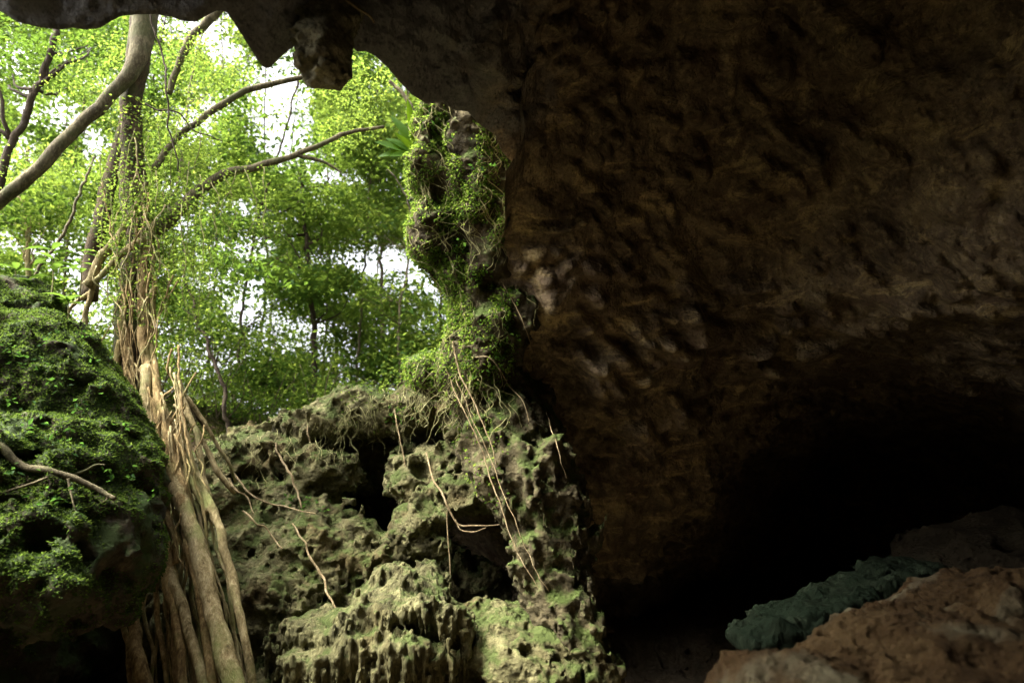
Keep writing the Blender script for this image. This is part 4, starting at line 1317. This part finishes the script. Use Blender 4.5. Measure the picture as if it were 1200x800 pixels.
# wiry creeper and roots hanging over the rim next to the pillar
cr = thing('creeper', P(490, 450, 10.8), 'wiry mat of roots spilling over the rock rim beside the pillar', 'creeper')
g = Geo()
for j in range(150):
    x = rng.uniform(395, 560) if j % 3 else rng.uniform(245, 420)
    y = np.interp(x, [245, 300, 350, 400, 470, 560], [516, 512, 498, 474, 452, 432]) + rng.uniform(-4, 26)
    h0 = hit(x, y, .05, 11.2)
    pts = [h0]
    for s in range(int(rng.integers(3, 8))):
        x += rng.normal() * 5 - 1
        y += rng.uniform(5, 11)
        h1 = hit(x, y, .06, h0[1])
        if h1[1] > h0[1] + .35:
            h1 = P(x, y, h0[1])
        pts.append(h1)
        h0 = h1
    r = rng.uniform(.003, .007)
    g.tube(pts, [r, r * .6], 4, n=len(pts) * 4, wob=.03, seed=j)
g.build('stem', M['stem'], cr)
pp, nn = scatter(bv_, bq_, 60000, lambda p, n: (proj(p)[:, 0] > 400) * (proj(p)[:, 1] < 505) * (facing(p, n) > -.3) * sstep(-.2, .3, fbm(p * 2.5, 2)) * .7)
g = Geo()
g.leaves(pp + nn * .02, .045, .026, up=.3, droop=.4, direc=nn * .4)
if g.n:
    g.build('foliage', M['ivy'], cr, smooth=False)

# fallen leaves and low growth on the ground behind the rim
n = 26000
xy = np.stack([rng.uniform(-8.6, .6, n), 12 + rng.random(n) ** 1.6 * 7], 1)
zz = []
for x, y in xy[:n]:
    r = GB.ray_cast(Vector((x, y, 40)), Vector((0, 0, -1)))
    zz.append(r[0].z if r[0] is not None else 2.0)
g = Geo()
g.leaves(np.column_stack([xy, np.array(zz) + .01 + rng.random(n) ** 3 * .12]), .085, .05, up=.9, droop=.05)
tag(g.build('leaf_litter', M['litter'], smooth=False), 'brown and olive fallen leaves on the ground behind the rock rim', 'leaf litter', kind='stuff')

# bird's-nest fern on the pillar top
nf = thing('birds_nest_fern', P(484, 178, 8.85), "bright green bird's-nest fern with broad strap leaves perched on the pillar", 'fern')
for dx, dy, dz, L, W in [(-1, -.2, .30, .60, .17), (-1, -.4, .02, .5, .16), (-.9, -.2, .75, .5, .14), (-.35, -.2, 1, .72, .16), (-.12, -.3, 1, .8, .14), (.12, -.1, 1, .55, .11), (-.8, -.6, -.3, .4, .12), (-.6, .2, .9, .56, .13), (.4, -.3, .8, .4, .10), (-1, .3, .5, .62, .13), (-.5, -.5, .5, .42, .12)]:
    g = Geo()
    g.blade(P(488, 182, 8.82), (dx + rng.normal() * .08, dy, dz + rng.normal() * .08), (.3, -1, .5), L, W, rng.uniform(.12, .4), 10)
    g.build('frond', M['fern'], nf)

# dark broad-leaved plants above the ledge
for j, (px, py, d, n, L, lab) in enumerate([(62, 300, 9.0, 11, .32, 'dark broad-leaved plant growing above the mossy ledge'), (80, 345, 8.9, 8, .26, 'broad-leaved seedling low at the top of the mossy ledge'), (18, 310, 9.0, 7, .28, 'broad-leaved plant in the corner above the mossy ledge'),
                                            (95, 300, 9.3, 7, .22, 'small broad-leaved plant against the leaning fig roots')]):
    b = P(px, py + 30, d)
    t = thing('broadleaf_plant', b, lab, 'plant')
    g = Geo()
    g.tube([b - np.array([0, 0, .3]), b, P(px, py, d)], [.012, .01, .005], 5, n=8)
    g.build('stem', M['stem'], t)
    for s in range(n):
        a = s * 2.4 + rng.random()
        g = Geo()
        g.blade(P(px, py + rng.uniform(-10, 25), d), (math.cos(a), math.sin(a) * .8, .35), (0, 0, 1), L * rng.uniform(.7, 1.2), L * .34, .35)
        g.build('leaf', M['leafB'], t)

# bright herbs sprinkled on the ledge moss
herbs = [(84, 512), (62, 520), (98, 488), (36, 500), (118, 470), (70, 455), (40, 430), (128, 560), (150, 560), (100, 535), (20, 480), (55, 405), (110, 430), (140, 505), (12, 420), (168, 590), (92, 400), (8, 560), (60, 590)]
for px, py in herbs:
    b = hit(px, py, .02, 7.8)
    t = thing('seedling', b, 'tiny bright green seedling sprouting from the ledge moss', 'seedling', 'seedlings sprouting on the mossy ledge')
    g = Geo()
    m = int(rng.integers(9, 18))
    g.leaves(b + rng.normal(size=(m, 3)) * np.array([.09, .06, .05]) + np.array([0, -.05, .06]), .072, .038, up=.8, droop=.0)
    g.build('foliage', M['herb'], t, smooth=False)
herbs2 = [(463, 487), (490, 485), (470, 478), (560, 190), (520, 260), (545, 285), (515, 140), (360, 590), (375, 598), (345, 588)]
for px, py in herbs2:
    b = hit(px, py, .04, 9.8)
    t = thing('seedling', b, 'tuft of fresh green leaves growing on the rock of pillar or rim', 'seedling', 'leaf tufts on the pillar and rim')
    g = Geo()
    m = int(rng.integers(10, 20))
    g.leaves(b + rng.normal(size=(m, 3)) * np.array([.09, .05, .07]), .08, .045, up=.6, droop=.2)
    g.build('foliage', M['herb'], t, smooth=False)

# ------------------------------------------------------------------ light, sky, camera
SUN_EL, SUN_AZ = R_(54), R_(258)          # azimuth clockwise from +Y: high on the left, veiled by cloud
w = bpy.data.worlds.new('World')
SC.world = w
w.use_nodes = True
nt = w.node_tree
bg = nt.nodes['Background']
sky = nt.nodes.new('ShaderNodeTexSky')
sky.sky_type = 'NISHITA'
sky.sun_disc = False
sky.sun_elevation = SUN_EL
sky.sun_rotation = SUN_AZ
sky.air_density = .4
sky.dust_density = 10.0
sky.ozone_density = .6
hs = nt.nodes.new('ShaderNodeHueSaturation')          # thin white cloud over the whole sky
hs.inputs['Saturation'].default_value = .35
nt.links.new(sky.outputs[0], hs.inputs['Color'])
nt.links.new(hs.outputs[0], bg.inputs[0])
bg.inputs[1].default_value = .15

sl = bpy.data.lights.new('sun', 'SUN')
sl.energy = 1.4
sl.angle = R_(24)
sl.color = (1, .95, .76)
so = bpy.data.objects.new('sun', sl)
COL.objects.link(so)
sd_ = Vector((math.sin(SUN_AZ) * math.cos(SUN_EL), math.cos(SUN_AZ) * math.cos(SUN_EL), math.sin(SUN_EL)))
so.rotation_euler = sd_.to_track_quat('Z', 'Y').to_euler()
so.location = (0, 5, 30)

cam = bpy.data.cameras.new('camera')
cam.lens = 24
cam.sensor_width = 36
cam.clip_end = 2000
cam.dof.use_dof = True
cam.dof.focus_distance = 8.0
cam.dof.aperture_fstop = .8
co = bpy.data.objects.new('camera', cam)
COL.objects.link(co)
co.location = EYE
co.rotation_euler = (R_(90) + PITCH, 0, 0)
SC.camera = co

SC.view_settings.view_transform = 'Standard'
SC.view_settings.look = 'None'
SC.view_settings.exposure = 3.1
SC.view_settings.gamma = 1
cy = SC.cycles
cy.use_denoising = True
try:
    cy.denoiser = 'OPENIMAGEDENOISE'
    cy.denoising_input_passes = 'RGB_ALBEDO_NORMAL'
    cy.denoising_prefilter = 'ACCURATE'
except Exception:
    pass
cy.max_bounces = 8
cy.diffuse_bounces = 5
cy.transmission_bounces = 4
cy.sample_clamp_indirect = 6
for o in bpy.data.objects:
    if '_org' in o:
        del o['_org']
